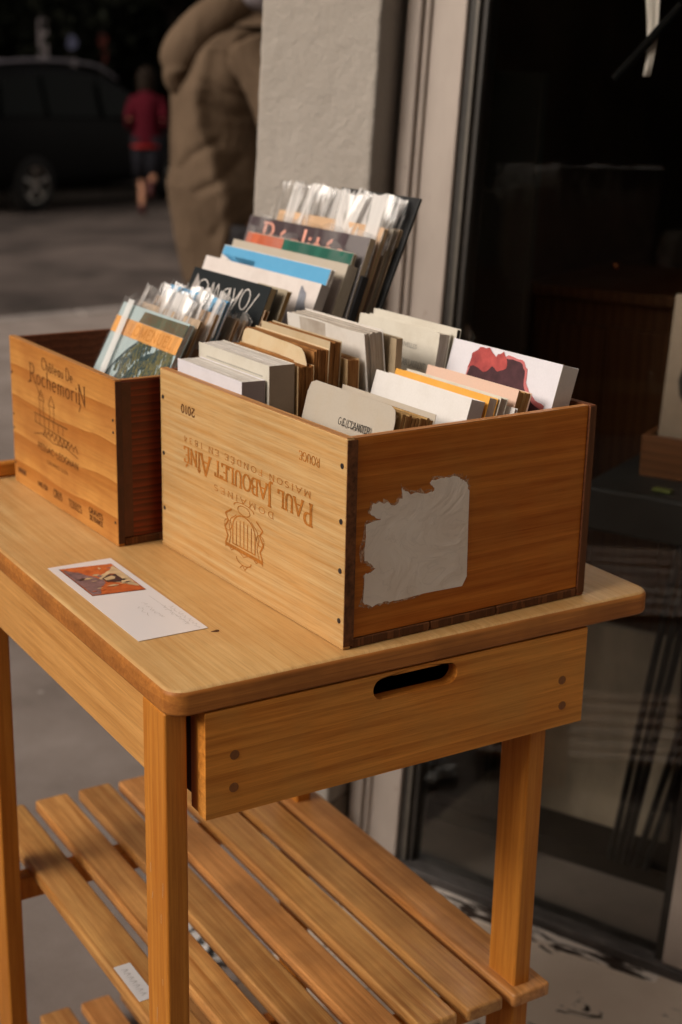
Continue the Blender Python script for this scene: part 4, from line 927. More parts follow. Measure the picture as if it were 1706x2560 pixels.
b2, _ = mag('worn beige pamphlet end between the black and white covers', (.180, .440, 1.222), .08, .007, 22, .240, paper('beige_worn', (.36, .30, .21)), p_old2, sheaves=3, name='booklet', cat='booklet')
wm = paper('offwhite_magazine_cover', (.58, .53, .50), (.5, .43, .39), .4)
b, fc = mag('off-white magazine with sketched dark figures', (.2320, .443, 1.2270), .335, .014, 22, .270, wm, p_grey, sheaves=3, spine=True, spinem=paper('grey_pages_end', (.34, .30, .28)))
facepoly(fc, blob([(-.125, .215), (-.105, .245), (-.098, .205), (-.070, .198), (-.062, .190), (-.125, .180)], 3, .002, 8), plain('grey_brown_sketch', (.12, .09, .09), .6, .2, .4, 60, 0, c2=(.3, .26, .25)), .0004)
facepoly(fc, blob([(-.046, .262), (-.030, .255), (-.020, .235), (-.022, .200), (-.034, .195), (-.040, .22)], 3, .002, 9), plain('blue_grey_sketch', (.10, .10, .12), .6, .2, .4, 60, 0, c2=(.36, .38, .42)), .0004)
facepoly(fc, blob([(-.070, .230), (-.056, .226), (-.050, .190), (-.068, .186)], 2, .002, 12), plain('lilac_sketch', (.40, .37, .42), .6, .2, .3, 60, 0), .0004)
b, fc = mag('white magazine with a bright blue stepped band along its top', (.2480, .444, 1.2450), .305, .006, 22, .290, paper('white_magazine', (.56, .53, .50), (.50, .46, .42)), p_white, sheaves=2)
facepoly(fc, [(-.303, .289), (-.303, .276), (-.200, .276), (-.200, .2535), (-.001, .2535), (-.001, .289)], blue, .0004, 'title_band')
facetext(fc, lambda bm: (ribbon(bm, [(-.275 + x, .262 + y) for x, y in arc(0, 0, .010, .009, 0, 300)], .0012, .001, cn)), M['ink_grey'])
book('low grey booklet end standing beside the blue-banded magazine', (.2660, .450, 1.2300), .05, .013, 20, .26, paper('grey_booklet', (.42, .36, .34)), p_grey, 0, sheaves=2, group=G2, name='booklet', cat='booklet', spine=True, spinem=paper('grey_end', (.36, .30, .29)))
mag('cream magazine with a thick pale spine', (.2740, .446, 1.2500), .325, .016, 20, .290, cream, p_top, sheaves=4, spine=True, spinem=paper('cream_grey_end', (.38, .33, .26)))
b, fc = mag('magazine with a red and green band along its top', (.2830, .446, 1.2640), .295, .005, 20, .300, cream, p_top, sheaves=2)
facepoly(fc, [(-.294, .299), (-.294, .272), (-.186, .272), (-.186, .299)], paper('coral_red_band', (.55, .13, .06), (.62, .2, .12), .5, .3), .0004, 'title_band')
facepoly(fc, [(-.186, .299), (-.186, .272), (-.001, .272), (-.001, .299)], paper('dark_green_band', (.03, .13, .095), (.04, .15, .11), .4, .3), .0004, 'title_band')
sleeve(b, .295, .24, .305, .005, 31, PLs, .001)
mag('black-backed album behind the green-banded magazine', (.2920, .438, 1.235), .28, .010, 20, .27, paper('black_album', (.012, .012, .014)), plain('black_block', (.012, .012, .012)), name='album', cat='album', sheaves=2, spine=True)
b, fc = mag('dark grey-purple magazine with a large pink serif title', (.3065, .444, 1.2830), .335, .008, 19, .320, paper('purple_grey_cover', (.085, .062, .068), (.11, .08, .085), .5, .3), p_top, sheaves=3, spine=True, spinem=paper('cream_edge', (.42, .33, .22)))
facetext(fc, lambda bm: text(bm, 'Réalités', -.285, .2775, .036, width=.232, weight=.20, contrast=.45, cnt=cn), M['ink_pink'])
sleeve(b, .335, .17, .325, .008, 33, plastic('clear_film_wide', .22, 8, 5), .001)
tanm = NT('orange_tan_cover'); tc = tanm.n('ShaderNodeTexCoord'); spx = tanm.n('ShaderNodeSeparateXYZ'); tanm.l(tc.outputs['Object'], spx.inputs[0]); nn = tanm.noise(tanm.coords(), 25, 5)
tanm.base(tanm.ramp(tanm.math('ADD', tanm.math('MULTIPLY', spx.outputs[2], 3.2), tanm.math('MULTIPLY', nn, .25)), [(.72, (.38, .12, .04)), (.98, (.66, .44, .27))])); tanm.rough(.4, .4)
b, fc = mag('tan and burnt-orange magazine in a tall crinkled clear bag', (.3290, .446, 1.2950), .285, .006, 19, .320, tanm.m, p_top, sheaves=2)
sleeve(b, .300, .285, .362, .006, 41, plastic('clear_film_bright', 1.0, 11, 11, (1, 1, .12)), .0045)
facetext(fc, lambda bm: text(bm, 'Rien', -.042, .235, .018, width=.036, weight=.12, contrast=.6, cnt=cn), M['ink_black'])
for i, (dx, lb) in enumerate(((.016, 'first of the bagged magazines behind the orange one'), (.026, 'second of the bagged magazines behind the orange one'), (.035, 'bagged magazine pressed against the black board'))):
    b, fc = mag(lb, (.329 + dx, .448, 1.293 - .001 * i), .29 - .01 * i, .005, 20, .315, [cream, kraft2, paper('dusty_rose', (.34, .25, .23))][i], p_top, sheaves=2, jit=.002)
    sleeve(b, .285, .285, .356 - .002 * i, .005, 50 + i, PL[i], .004)
a_ = R_(22.5); h_ = .40; loc = Vector((.378, .437, 1.333)) - Vector((math.sin(a_), 0, math.cos(a_))) * h_
bd = obj('black_board', B(0, .0045, 0, .20, 0, h_), plain('black_card', (.013, .014, .015), .5, .4, .2, 60, .1), None, bevel=.001, loc=tuple(loc), rot=(0, a_, 0)); tag(bd, 'black backing board leaning at the right end of the far crate', 'board')
for _c in bd.children: pass
tag(bd, group=None)

# ================================================================== PEOPLE
skin_m = plain('skin', (.42, .20, .12), .5, .35, .1, 30, .05)
def body(name_parent, J_, E_, mat):
    me = bpy.data.meshes.new('body'); keys = list(J_); idx = {k: i for i, k in enumerate(keys)}
    me.from_pydata([J_[k][0] for k in keys], [(idx[a], idx[b]) for a, b in E_], [])
    o = bpy.data.objects.new('body', me); COL.objects.link(o); o.parent = name_parent; me.materials.append(mat)
    sk = o.modifiers.new('skin', 'SKIN'); sk.use_smooth_shade = True
    for i, k in enumerate(keys):
        r = J_[k][1]; r = r if isinstance(r, tuple) else (r, r)
        me.skin_vertices[0].data[i].radius = r
    me.skin_vertices[0].data[idx['pelvis']].use_root = True
    ss = o.modifiers.new('sub', 'SUBSURF'); ss.levels = 1; ss.render_levels = 2
    return o
def hand(J_, E_, side, wrist, dirv, palmn, s=1.0):
    d = Vector(dirv).normalized(); n = Vector(palmn).normalized(); t = d.cross(n).normalized()
    w_ = Vector(wrist); J_[side + 'palm'] = (tuple(w_ + d * .05 * s), (.038 * s, .016 * s)); E_.append((side + 'wrist', side + 'palm'))
    for k, (off, L) in enumerate(((-.028, .062), (-.010, .074), (.010, .070), (.027, .055))):
        a = w_ + d * .088 * s + t * off * s; b = a + d * L * .5 * s + n * .006 * s; c = b + d * L * .42 * s + n * .018 * s
        J_[side + 'f%da' % k] = (tuple(a), .0095 * s); J_[side + 'f%db' % k] = (tuple(b), .0088 * s); J_[side + 'f%dc' % k] = (tuple(c), .0075 * s)
        E_ += [(side + 'palm', side + 'f%da' % k), (side + 'f%da' % k, side + 'f%db' % k), (side + 'f%db' % k, side + 'f%dc' % k)]
    a = w_ + d * .040 * s + t * -.040 * s; b = a + d * .035 * s + t * -.018 * s + n * .012 * s
    J_[side + 'ta'] = (tuple(a), .012 * s); J_[side + 'tb'] = (tuple(b), .0095 * s); E_ += [(side + 'palm', side + 'ta'), (side + 'ta', side + 'tb')]
def person(loc, yaw, label, joints, hands, scale=1.0, headdir=1):
    """joints are given in a frame where the figure faces +x, z up, for a 1.75 m adult"""
    e = empty('person', loc, (0, 0, yaw), label, 'person'); e.scale = (scale,) * 3
    J_ = dict(joints); E_ = [('pelvis', 'waist'), ('waist', 'chest'), ('chest', 'neckb'), ('neckb', 'neck'), ('neck', 'skull'), ('skull', 'crown'), ('skull', 'nose'), ('skull', 'earL'), ('skull', 'earR')]
    hx, hy, hz = J_['skull'][0]
    J_['nose'] = ((hx + .105 * headdir, hy, hz - .02), .014); J_['earL'] = ((hx - .005, hy + .082, hz - .01), .016); J_['earR'] = ((hx - .005, hy - .082, hz - .01), .016)
    for s in 'LR':
        E_ += [('chest', s + 'shoulder'), (s + 'shoulder', s + 'elbow'), (s + 'elbow', s + 'wrist'), ('pelvis', s + 'hip'), (s + 'hip', s + 'knee'), (s + 'knee', s + 'ankle'), (s + 'ankle', s + 'ball'), (s + 'ball', s + 'toe')]
        hand(J_, E_, s, J_[s + 'wrist'][0], *hands[s])
    return e, body(e, J_, E_, skin_m)
def fold(amp, f=9, g=5, seed=0, creases=(), ridge=None):
    # creases: polylines (s, z) on the side that faces the road; s runs along the figure's visible side
    fw = Vector((.338, .941, 0))
    def seg(px, pz, a, b):
        ax, az = a; bx, bz = b; dx, dz = bx - ax, bz - az; L = dx * dx + dz * dz
        t = max(0, min(1, ((px - ax) * dx + (pz - az) * dz) / L)); return math.hypot(px - ax - t * dx, pz - az - t * dz)
    def j(p, t, k):
        n1 = noise.noise(Vector((p.x * f, p.y * f, p.z * g + seed))); n2 = noise.noise(Vector((p.x * f * 2.3 + 5, p.y * f * 2.3, p.z * g * 1.6 + seed)))
        q = Vector((math.cos(t), math.sin(t), 0)); r = p + q * amp * (n1 + .5 * n2)
        face = max(0, -(q.dot(fw)))
        if face > 0 and (creases or ridge):
            s_ = .943 * p.x - .332 * p.y; d = 0
            for pl, w_, dep in creases:
                m = min(seg(s_, p.z, a, b) for a, b in zip(pl, pl[1:])); d += .42 * dep * math.exp(-(m / w_) ** 2)
            if ridge:
                z = p.z
                for (sa, za), (sb, zb) in zip(ridge, ridge[1:]):
                    if za >= z >= zb:
                        s0 = sa + (sb - sa) * (za - z) / (za - zb + 1e-6); d += .36 * max(0, s_ - s0) - .022 * math.exp(-((s_ - s0) / .03) ** 2)
            r += fw * d * min(1, face * 2.2)
        return r
    return j
def SZ(pts): return [((x / 1.792 - 351.6) * .00127, (187 - y / 1.792) * .00127 + 1.362) for x, y in pts]
# man in the khaki coat, walking away to the right along the pavement
YM = R_(-12)
jm = {'pelvis': ((.02, 0, .95), .10), 'waist': ((.02, 0, 1.10), .10), 'chest': ((.03, 0, 1.34), .11), 'neckb': ((.03, 0, 1.49), .06), 'neck': ((.05, 0, 1.55), .055), 'skull': ((.075, 0, 1.66), .086), 'crown': ((.065, 0, 1.73), .06),
      'Lshoulder': ((.05, .17, 1.39), .055), 'Lelbow': ((.10, .23, 1.18), .045), 'Lwrist': ((.28, .17, 1.10), .028), 'Rshoulder': ((.05, -.17, 1.39), .055), 'Relbow': ((.10, -.23, 1.18), .045), 'Rwrist': ((.28, -.17, 1.10), .028),
      'Lhip': ((.0, .09, .90), .09), 'Lknee': ((.16, .09, .50), .06), 'Lankle': ((.14, .09, .09), .042), 'Lball': ((.24, .09, .03), .035), 'Ltoe': ((.30, .09, .025), .022),
      'Rhip': ((.0, -.09, .90), .09), 'Rknee': ((-.04, -.09, .50), .06), 'Rankle': ((-.22, -.09, .16), .042), 'Rball': ((-.15, -.09, .05), .035), 'Rtoe': ((-.10, -.09, .04), .022)}
man, mb = person((1.6950, 3.500, 0.0), YM, 'person in a khaki hooded coat and grey scarf walking past the pillar', jm, {'L': ((1, -.1, -.3), (0, -1, -.3)), 'R': ((1, .1, -.3), (0, 1, -.3))}, 1.085)
khaki = NT('khaki_cotton'); v = khaki.coords(); a = khaki.noise(v, 5, 5, .6); b_ = khaki.noise(v, 300, 3); khaki.base(khaki.ramp(a, [(.3, (.080, .053, .033)), (.7, (.122, .083, .053))])); khaki.rough(.85, .15); khaki.bump(khaki.math('ADD', khaki.noise(khaki.coords((1, 1, .45)), 7, 3, .5, 2.2), khaki.math('MULTIPLY', b_, .03)), 1.0, .014)
bm = bmesh.new()
prof = [(.66, .00, .150, .135), (.72, -.01, .165, .150), (.85, -.02, .180, .165), (.95, -.02, .195, .185), (1.02, -.02, .205, .195), (1.08, -.015, .195, .190), (1.16, -.01, .20, .195), (1.24, .0, .205, .210), (1.32, .0, .205, .225), (1.37, .015, .192, .230), (1.44, .03, .180, .22), (1.483, .055, .160, .20), (1.515, .070, .130, .16), (1.54, .07, .09, .11), (1.58, .045, .072, .080)]
den = []
for i in range(len(prof) - 1):
    for k in range(16):
        t = k / 16; den.append([prof[i][q] + (prof[i + 1][q] - prof[i][q]) * t for q in range(4)])
den.append(list(prof[-1]))
rings(bm, [((cx, 0, z), ax, ay, (1, 0, 0), (0, 1, 0)) for z, cx, ax, ay in den], 120, pw=.85, jitter=fold(.007, 5, 1.8, 2, [(SZ(q), w_, d_) for q, w_, d_ in (([(590, 110), (520, 160), (440, 240), (400, 320), (370, 380)], .026, .06), ([(740, 160), (680, 180), (640, 250)], .014, .03), ([(740, 260), (690, 300), (670, 360)], .014, .035), ([(490, 360), (580, 400), (700, 430)], .014, .022), ([(500, 460), (600, 500), (680, 510)], .014, .018), ([(400, 740), (450, 680), (560, 620)], .014, .030), ([(480, 830), (560, 800), (660, 690)], .016, .032), ([(560, 1020), (640, 900), (720, 860)], .018, .03))], ridge=SZ([(560, 130), (500, 250), (470, 420), (480, 560), (540, 660), (560, 760), (620, 860), (600, 1000), (580, 1200)]))); obj('coat', bm, khaki.m, man, smooth=True)
for s in (1, -1):
    bm = bmesh.new(); pts = spline([(.0, s * .17, 1.44), (.05, s * .235, 1.32), (.10, s * .255, 1.18), (.20, s * .22, 1.13), (.27, s * .175, 1.105)], 6)
    tube(bm, pts, [.082, .086, .086, .084, .082, .080, .078, .076, .075, .075, .075, .074, .073, .072, .070, .068, .066, .064, .062, .060, .058, .056, .055, .054, .052][:len(pts)], 24, jitter=fold(.022, 11, 13, s)); obj('sleeve', bm, khaki.m, man, smooth=True)
bm = bmesh.new(); hd = spline([(.03, -.06, 1.585), (-.035, -.07, 1.565), (-.095, -.06, 1.525), (-.150, -.045, 1.472), (-.188, -.02, 1.415), (-.192, -.01, 1.36), (-.165, .0, 1.32)], 8); hr = [.030 + .024 * math.sin(math.pi * min(1, (i + 4) / (len(hd) + 5))) for i in range(len(hd))]
tube(bm, hd, hr, 28, jitter=fold(.006, 12, 12, 5), flat=1.25)
obj('hood', bm, khaki.m, man, smooth=True)
bm = bmesh.new(); cyc = [(.035 + .085 * math.cos(t), .085 * math.sin(t), 1.592 + .012 * math.sin(2 * t)) for t in [i * math.pi / 12 for i in range(25)]]; tube(bm, cyc, .036, 16, jitter=fold(.014, 22, 22, 3)); obj('scarf', bm, plain('grey_patterned_scarf', (.22, .20, .22), .9, .1, .5, 60, .4), man, smooth=True)
bm = bmesh.new(); bmesh.ops.create_uvsphere(bm, u_segments=28, v_segments=18, radius=.100)
for v_ in list(bm.verts):
    if v_.co.z < -.035 or (v_.co.x > .055 and v_.co.z < .05): bm.verts.remove(v_)
for v_ in bm.verts: v_.co *= 1.03 + .05 * noise.noise(v_.co * 30)
obj('hair', bm, plain('grey_brown_hair', (.09, .07, .06), .7, .3, .4, 80, .4), man, smooth=True, loc=(.060, 0, 1.685))
trs = plain('dark_trousers', (.03, .028, .03), .8, .2, .2, 30, .2)
for s, nm in (('L', 1), ('R', -1)):
    bm = bmesh.new(); h_, k_, a_ = [Vector(jm[s + q][0]) for q in ('hip', 'knee', 'ankle')]; pts = spline([h_ + Vector((0, 0, .0)), (h_ + k_) / 2, k_, (k_ + a_) / 2, a_ + Vector((0, 0, .01))], 5); tube(bm, pts, [.115 - .0022 * i for i in range(len(pts))], 20, up=(1, 0, 0), jitter=fold(.008, 12, 10, nm)); obj('trouser_leg', bm, trs, man, smooth=True)
    bm = bmesh.new(); an, ba, to = [Vector(jm[s + q][0]) for q in ('ankle', 'ball', 'toe')]; tube(bm, [an + Vector((-.05, 0, -.055)), an + Vector((.0, 0, -.035)), ba + Vector((0, 0, .008)), to + Vector((.0, 0, .008))], [.045, .052, .045, .03], 16, flat=.8); obj('shoe', bm, plain('dark_shoe_leather', (.02, .015, .012), .4, .5), man, smooth=True)
# woman in red, trotting away across the street
jw = {k: v for k, v in jm.items()}
jw.update({'pelvis': ((0, 0, .95), .10), 'waist': ((.01, 0, 1.12), .085), 'chest': ((.02, 0, 1.32), .105), 'Lshoulder': ((.02, .155, 1.41), .05), 'Rshoulder': ((.02, -.155, 1.41), .05), 'Lelbow': ((-.06, .21, 1.17), .036), 'Relbow': ((-.05, -.21, 1.17), .036), 'Lwrist': ((.12, .20, 1.07), .024), 'Rwrist': ((.12, -.20, 1.08), .024),
           'Lhip': ((0, .08, .92), .085), 'Lknee': ((.10, .08, .52), .055), 'Lankle': ((.02, .08, .12), .036), 'Lball': ((.10, .08, .035), .03), 'Ltoe': ((.15, .08, .03), .02), 'Rhip': ((0, -.08, .92), .085), 'Rknee': ((.03, -.08, .52), .055), 'Rankle': ((-.28, -.06, .42), .036), 'Rball': ((-.33, -.06, .32), .03), 'Rtoe': ((-.34, -.06, .27), .02)})
wo, wb_ = person((6.225, 14.385, -.125), R_(60), 'person in a dark red top and black shorts running with bare legs beside the car', jw, {'L': ((1, 0, .1), (0, -1, 0)), 'R': ((1, 0, .1), (0, 1, 0))}, .92)
bm = bmesh.new(); rings(bm, [((.01, 0, z), ax, ay, (1, 0, 0), (0, 1, 0)) for z, ax, ay in ((.86, .15, .19), (.95, .14, .185), (1.08, .125, .165), (1.2, .125, .17), (1.34, .13, .19), (1.43, .11, .185), (1.49, .07, .09), (1.52, .06, .07))], 36, jitter=fold(.014, 9, 8, 4)); obj('red_top', bm, plain('dark_red_knit', (.065, .004, .010), .9, .1, .2, 20, .3), wo, smooth=True)
for s in (1, -1):
    bm = bmesh.new(); tube(bm, spline([(.02, s * .15, 1.43), (-.02, s * .20, 1.30), (-.06, s * .215, 1.17), (.02, s * .21, 1.12), (.10, s * .20, 1.08)], 4), .056, 16, jitter=fold(.01, 14, 14, s)); obj('sleeve', bm, plain('dark_red_sleeve_%d' % (s + 1), (.065, .004, .010), .9, .1, .2, 20, .3), wo, smooth=True)
    bm = bmesh.new(); hp_, kn_ = Vector(jw[('L' if s > 0 else 'R') + 'hip'][0]), Vector(jw[('L' if s > 0 else 'R') + 'knee'][0]); tube(bm, [hp_ + Vector((0, 0, .06)), (hp_ + kn_) / 2, kn_ + Vector((0, 0, -.03))], [.125, .12, .115], 20, up=(1, 0, 0)); obj('shorts_leg', bm, plain('black_cloth_%d' % (s + 1), (.012, .012, .016), .9, .1), wo, smooth=True)
bm = bmesh.new(); rings(bm, [((.01, 0, z), ax, ay, (1, 0, 0), (0, 1, 0)) for z, ax, ay in ((.84, .155, .195), (.88, .16, .20))], 30); obj('hem', bm, plain('bright_red_hem', (.22, .010, .007), .8, .2), wo, smooth=True)
bm = bmesh.new(); bmesh.ops.create_uvsphere(bm, u_segments=24, v_segments=16, radius=.118)
for v_ in list(bm.verts):
    if v_.co.x > .06 and v_.co.z < .05: bm.verts.remove(v_)
for v_ in bm.verts: v_.co = Vector((v_.co.x, v_.co.y * 1.02, v_.co.z * 1.15 - (.10 if v_.co.z < 0 and v_.co.x < 0 else 0))) * (1 + .06 * noise.noise(v_.co * 20))
obj('hair', bm, plain('dark_brown_hair', (.014, .009, .006), .8, .1, .3, 60, .3), wo, smooth=True, loc=(.055, 0, 1.665))
for s in 'LR':
    an, ba, to = [Vector(jw[s + q][0]) for q in ('ankle', 'ball', 'toe')]; bm = bmesh.new(); tube(bm, [an + (an - ba) * .3, an * .4 + ba * .6, to], [.042, .044, .028], 14, up=(0, 1, 0)); obj('shoe', bm, plain('dark_red_shoe' + s, (.06, .012, .012), .6, .3), wo, smooth=True)

# ================================================================== CAR
def car(loc, yaw, label):
    e = empty('parked_car', loc, (0, 0, yaw), label, 'car')
    paintm = plain('black_car_paint', (.0025, .0025, .003), .45, .10, .1, 3, 0); glassm = plain('dark_car_glass', (.003, .0045, .004), .35, .08, .1, 2, 0)
    W = .88
    # stations along x (rear to front): x, half width, bottom, belt, roof
    st_ = [(-2.15, .70, .45, .85, .95), (-2.08, .80, .30, 1.00, 1.18), (-1.95, .85, .26, 1.04, 1.48), (-1.7, .87, .24, 1.05, 1.62), (-1.2, .88, .22, 1.05, 1.67), (-.5, .88, .22, 1.03, 1.68), (.15, .88, .22, 1.01, 1.62), (.6, .88, .22, .99, 1.42), (1.0, .87, .22, .97, 1.16), (1.2, .87, .22, .96, 1.01), (1.6, .85, .22, .92, .96), (1.95, .80, .25, .84, .88), (2.12, .70, .34, .70, .74)]
    bm = bmesh.new(); prev = None
    for x, hw, zb, zl, zr in st_:
        sec = [(hw * .93, zb), (hw, zb + .12), (hw * 1.01, .62), (hw * .985, zl), (hw * .985 - .26 * max(0, zr - zl) * .9, zl + (zr - zl) * .88), (hw * .70 if zr - zl > .2 else hw * .9, zr - .005), (hw * .35, zr + .02)]
        full = [(y, z) for y, z in sec] + [(-y, z) for y, z in sec[::-1]]
        cur = [bm.verts.new((x, y, z)) for y, z in full]
        if prev:
            for i in range(len(cur)): bm.faces.new((prev[i], cur[i], cur[(i + 1) % len(cur)], prev[(i + 1) % len(cur)]))
        else: bm.faces.new(cur)
        prev = cur
    bm.faces.new(prev[::-1]); bo = obj('body', bm, paintm, e, smooth=True); sb_ = bo.modifiers.new('s', 'SUBSURF'); sb_.levels = 1; sb_.render_levels = 2
    for s in (1, -1):
        for xs_ in (((-1.75, 1.09), (-1.05, 1.09), (-1.05, 1.53), (-1.62, 1.48)), ((-.98, 1.08), (-.12, 1.06), (-.12, 1.55), (-.98, 1.54)), ((-.05, 1.06), (.78, 1.05), (.48, 1.30), (-.05, 1.53))):
            bm = bmesh.new(); f1 = [bm.verts.new((x, s * (.885 - .26 * (z - 1.0) * .95 + (.012 if z < 1.2 else .012)), z)) for x, z in xs_]; bm.faces.new(f1); w1 = obj('side_window', bm, glassm, e); ms_ = w1.modifiers.new('s', 'SOLIDIFY'); ms_.thickness = .02
        bm = bmesh.new(); tube(bm, spline([(-1.75, s * .60, 1.655), (-.8, s * .625, 1.705), (.1, s * .62, 1.66), (.55, s * .60, 1.50)], 5), .016, 8); obj('roof_highlight', bm, plain('highlight_grey_%d' % (s + 1), (.24, .22, .26), .35, .6), e, smooth=True)  # roof-edge reflection put in as a pale grey tube
        bm = bmesh.new(); box(bm, -2.10, -1.86, s * .80, s * .885, .95, 1.32); obj('tail_light', bm, plain('red_lamp_%d' % (s + 1), (.42, .012, .010), .2, .6), e, bevel=.03)
        bm = bmesh.new(); box(bm, 1.86, 2.06, s * .58, s * .80, .66, .80); obj('headlight', bm, plain('lamp_glass_%d' % (s + 1), (.45, .45, .45), .1, .6), e, bevel=.03)
        bm = bmesh.new(); box(bm, .62, .80, s * .90, s * 1.06, 1.03, 1.16); obj('mirror', bm, plain('mirror_%d' % (s + 1), (.04, .055, .05), .15, .8), e, bevel=.03)
        for x in (-1.28, 1.32):
            wh = bpy.data.objects.new('wheel', None); COL.objects.link(wh); wh.parent = e; wh.location = (x, s * .80, .325)
            bm = bmesh.new(); pr_ = [(.20, -.10), (.235, -.11), (.30, -.105), (.325, -.07), (.325, .07), (.30, .105), (.235, .11), (.20, .10)]; n_ = 40; prev = None; first = None
            for i in range(n_ + 1):
                t = 2 * math.pi * i / n_; cur = [bm.verts.new((r * math.cos(t), y, r * math.sin(t))) for r, y in pr_] if i < n_ else first
                if prev:
                    for j in range(len(pr_) - 1): bm.faces.new((prev[j], prev[j + 1], cur[j + 1], cur[j]))
                else: first = cur
                prev = cur
            obj('tyre', bm, plain('rubber_%d_%d' % (s + 1, int(x)), (.015, .015, .015), .8, .3), wh, smooth=True)
            bm = bmesh.new(); cyl(bm, (0, s * .04, 0), (0, s * .085, 0), .045, n=16)
            for k in range(5):
                a_ = 2 * math.pi * k / 5 + .3; d = Vector((math.cos(a_), 0, math.sin(a_))); cyl(bm, d * .03 + Vector((0, s * .075, 0)), d * .205 + Vector((0, s * .085, 0)), .022, .03, 8)
            for i in range(40):
                t0, t1 = 2 * math.pi * i / 40, 2 * math.pi * (i + 1) / 40; q = [bm.verts.new((r * math.cos(t), y, r * math.sin(t))) for t in (t0, t1) for r, y in ((.185, s * .095), (.215, s * .10))]; bm.faces.new((q[0], q[1], q[3], q[2]))
            obj('rim', bm, plain('alloy_%d_%d' % (s + 1, int(x)), (.40, .37, .34), .3, .5, .1, 20, 0, .8), wh, smooth=False)
    return e
_yc = R_(27)
_rw = Vector((5.17, 15.32, -.125)); _off = Vector((math.cos(_yc) * -1.28 + math.sin(_yc) * .82, math.sin(_yc) * -1.28 - math.cos(_yc) * .82, 0))
car(tuple(_rw - _off), _yc, 'black high-roofed car parked across the street')

# ================================================================== FAR SIDE OF THE STREET
def tree(loc, h, cr, seed, label, cat='tree'):
    r = random.Random(seed); e = empty('street_tree', loc, (0, 0, 0), label, cat, 'trees across the street')
    bm = bmesh.new(); tube(bm, spline([(0, 0, 0), (.05, .02, h * .25), (-.03, .05, h * .5), (.05, 0, h * .8)], 4), [.20 - .012 * i for i in range(13)], 10, up=(1, 0, 0))
    for k in range(6):
        a = k * 1.05; tube(bm, [(0, 0, h * .3 + k * .25), (math.cos(a) * cr * .35, math.sin(a) * cr * .35, h * .5 + k * .2), (math.cos(a) * cr * .7, math.sin(a) * cr * .7, h * .62 + k * .22)], [.08, .05, .02], 6)
    obj('trunk', bm, plain('bark_%d' % seed, (.025, .019, .015), .9, .1, .3, 20, .4), e, smooth=True)
    bm = bmesh.new(); cl = [(Vector((r.uniform(-1, 1), r.uniform(-1, 1), r.uniform(-.8, 1))) , r.uniform(.25, .5)) for _ in range(26)]
    for c, rad in cl:
        c = Vector((c.x * cr * .8, c.y * cr * .8, h * .62 + c.z * h * .34))
        for _ in range(170):
            d = Vector((r.gauss(0, 1), r.gauss(0, 1), r.gauss(0, 1))).normalized() * rad * cr * (r.random() ** .4); p = c + d; s = r.uniform(.05, .11)
            q = Vector((r.gauss(0, 1), r.gauss(0, 1), r.gauss(0, 1))).normalized(); u = q.orthogonal().normalized(); v = q.cross(u)
            bm.faces.new([bm.verts.new(p + u * s), bm.verts.new(p + v * s * .6), bm.verts.new(p - u * s), bm.verts.new(p - v * s * .6)])
    obj('crown', bm, plain('dark_leaves_%d' % seed, (.011, .013, .008), .8, .1, .5, 3, 0), e)
for i, (u, v, h, c, lb) in enumerate(((-4.5, 10.6, 5.2, 2.0, 'dark leafy tree at the far left across the street'), (.5, 11.2, 5.6, 2.3, 'dense dark tree right behind the black car'), (4.4, 10.3, 5.0, 1.9, 'dark tree behind the running person'), (8.2, 10.9, 5.4, 2.2, 'dark tree hidden partly by the shop pillar'))):
    p = sp(u, v); tree((p[0], p[1], -.004), h, c, 70 + i, lb)
hedge = bmesh.new(); rh = random.Random(9)
for _ in range(16000):
    u = rh.uniform(-14, 16); v = rh.uniform(11.2, 12.3); z = rh.random() ** .8 * 2.6; p0_ = sp(u, v); p = Vector((p0_[0], p0_[1], z)); s = rh.uniform(.06, .13)
    q = Vector((rh.gauss(0, 1), rh.gauss(0, 1), rh.gauss(0, 1))).normalized(); a_ = q.orthogonal().normalized(); b__ = q.cross(a_)
    hedge.faces.new([hedge.verts.new(p + a_ * s), hedge.verts.new(p + b__ * s * .6), hedge.verts.new(p - a_ * s), hedge.verts.new(p - b__ * s * .6)])
tag(obj('hedge', hedge, plain('hedge_leaves', (.009, .011, .007), .8, .1, .5, 4, 0)), 'long dark hedge behind the parked car across the street', 'hedge')
def facade(name, p0, ang, L, Ht, label, mat, seed, nwin=6):
    e = empty(name, p0, (0, 0, ang), label, 'building', 'buildings round the street'); r = random.Random(seed)
    bm = bmesh.new(); box(bm, 0, L, 0, 6, 0, Ht); obj('wall', bm, mat, e)
    obj('roof', B(-.2, L + .2, -.3, 6.2, Ht + .002, Ht + .35), plain('slate_%d' % seed, (.05, .05, .055), .6, .3), e)
    gm = plain('dark_panes_%d' % seed, (.012, .014, .015), .55, .15); fm = plain('window_frames_%d' % seed, (.03, .027, .024), .8, .1)
    fl = int(Ht // 3)
    for k in range(nwin):
        for f_ in range(fl):
            x = (k + .5) * L / nwin; z = .9 + f_ * 3 if f_ else .3; hh = 1.7 if f_ else 2.3
            o = obj('window', B(x - .55, x + .55, -.06, -.002, z, z + hh), fm, e); obj('pane', B(x - .47, x - .03, -.07, -.0605, z + .08, z + hh - .08), gm, o); obj('pane', B(x + .03, x + .47, -.07, -.0605, z + .08, z + hh - .08), gm, o)
    return e
dk = plain('dark_stone', (.015, .013, .012), .9, .1, .3, 1.2, .2)  # near-black stone, slightly uneven in tone
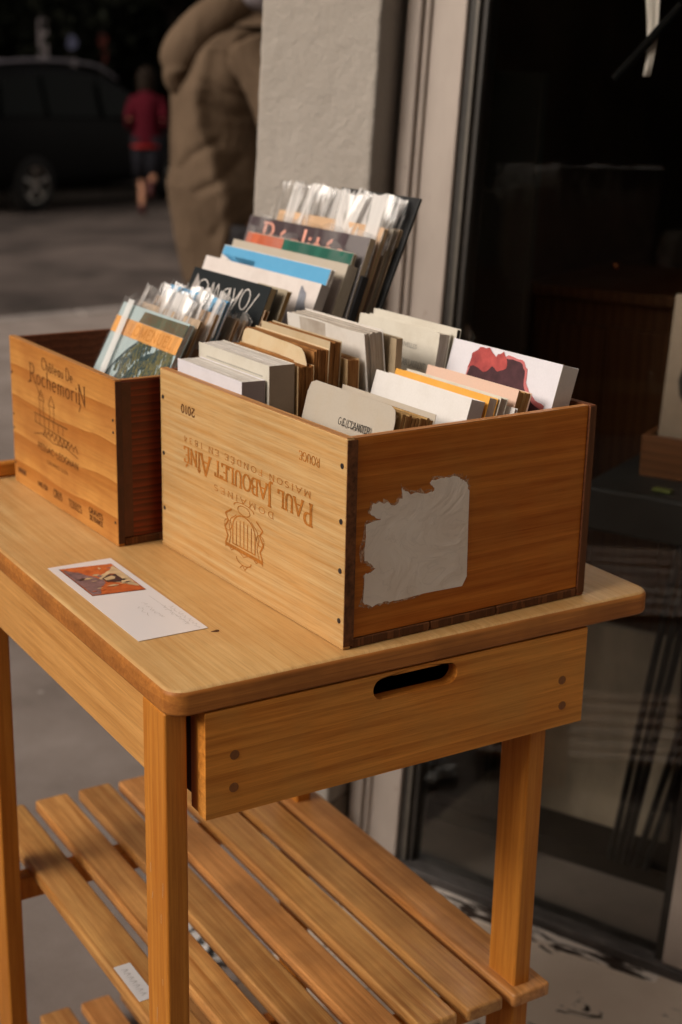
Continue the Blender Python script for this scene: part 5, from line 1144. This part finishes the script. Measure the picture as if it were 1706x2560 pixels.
facade('building', (*sp(-16, 12.6), -.01), math.atan2(.125, .992), 34, 12, 'dark stone building behind the hedge across the street', dk, 1, 11)
dk2 = plain('added_building_grey', (.024, .02, .018), .9, .1, .3, 1.0, .2)
# frontages added out of view: left pair darkens glass reflections, rear one blocks sky
facade('building', (-11.5, 9.0, 0.005), R_(-88), 9.6, 2.5, 'low dark grey workshop added left of the pavement for dark glass reflections', dk2, 2, 4)
facade('building', (-11.5, -.2, 0.005), R_(-92), 12, 2.3, 'low dark grey garage row added beside the workshop for dark glass reflections', dk2, 3, 5)
facade('building', (9, -7.5, .005), R_(180), 20, 7, 'dark building added behind the viewer to block sky light', dk2, 4, 7)
# small far signs
def sign(u, v, label, plates, cat='sign'):
    p = sp(u, v); e = empty('street_sign', (p[0], p[1], -.004), (0, 0, math.atan2(.125, .992) ), label, cat)
    zt = max(q[2] for q in plates); bm = bmesh.new(); cyl(bm, (0, .02, 0), (0, .02, zt + .05), .025, n=10); obj('pole', bm, plain('pole_' + label[:6], (.05, .05, .05), .5, .4), e)
    for shape, (w_, h_), z, c in [(q[0], q[1], q[2] - q[1][1] / 2, q[3]) for q in plates]:
        bm = bmesh.new()
        if shape == 'box': box(bm, -w_ / 2, w_ / 2, -.02, -.006, z - h_ / 2, z + h_ / 2)
        else: cyl(bm, (0, -.006, z), (0, -.02, z), w_ / 2, n=24)
        obj('plate', bm, plain('plate_%s_%.2f' % (label[:6], z), c, .5, .4), e)
    return e
sign(5.0, 9.0, 'narrow white upright panel on a pole behind the car roof', [('box', (.13, .50), 2.08, (.50, .45, .47))])
sign(5.4, 9.0, 'small round blue and white sign on a pole behind the car', [('disc', (.17, .17), 1.90, (.30, .33, .55)), ('box', (.13, .14), 1.62, (.4, .36, .38))])
sign(5.85, 9.0, 'small dull red panel on a pole behind the car', [('box', (.13, .34), 1.92, (.20, .035, .022))])
sign(7.6, 9.0, 'tiny pale round sign high beside the walking person', [('disc', (.12, .12), 2.34, (.50, .38, .33))])
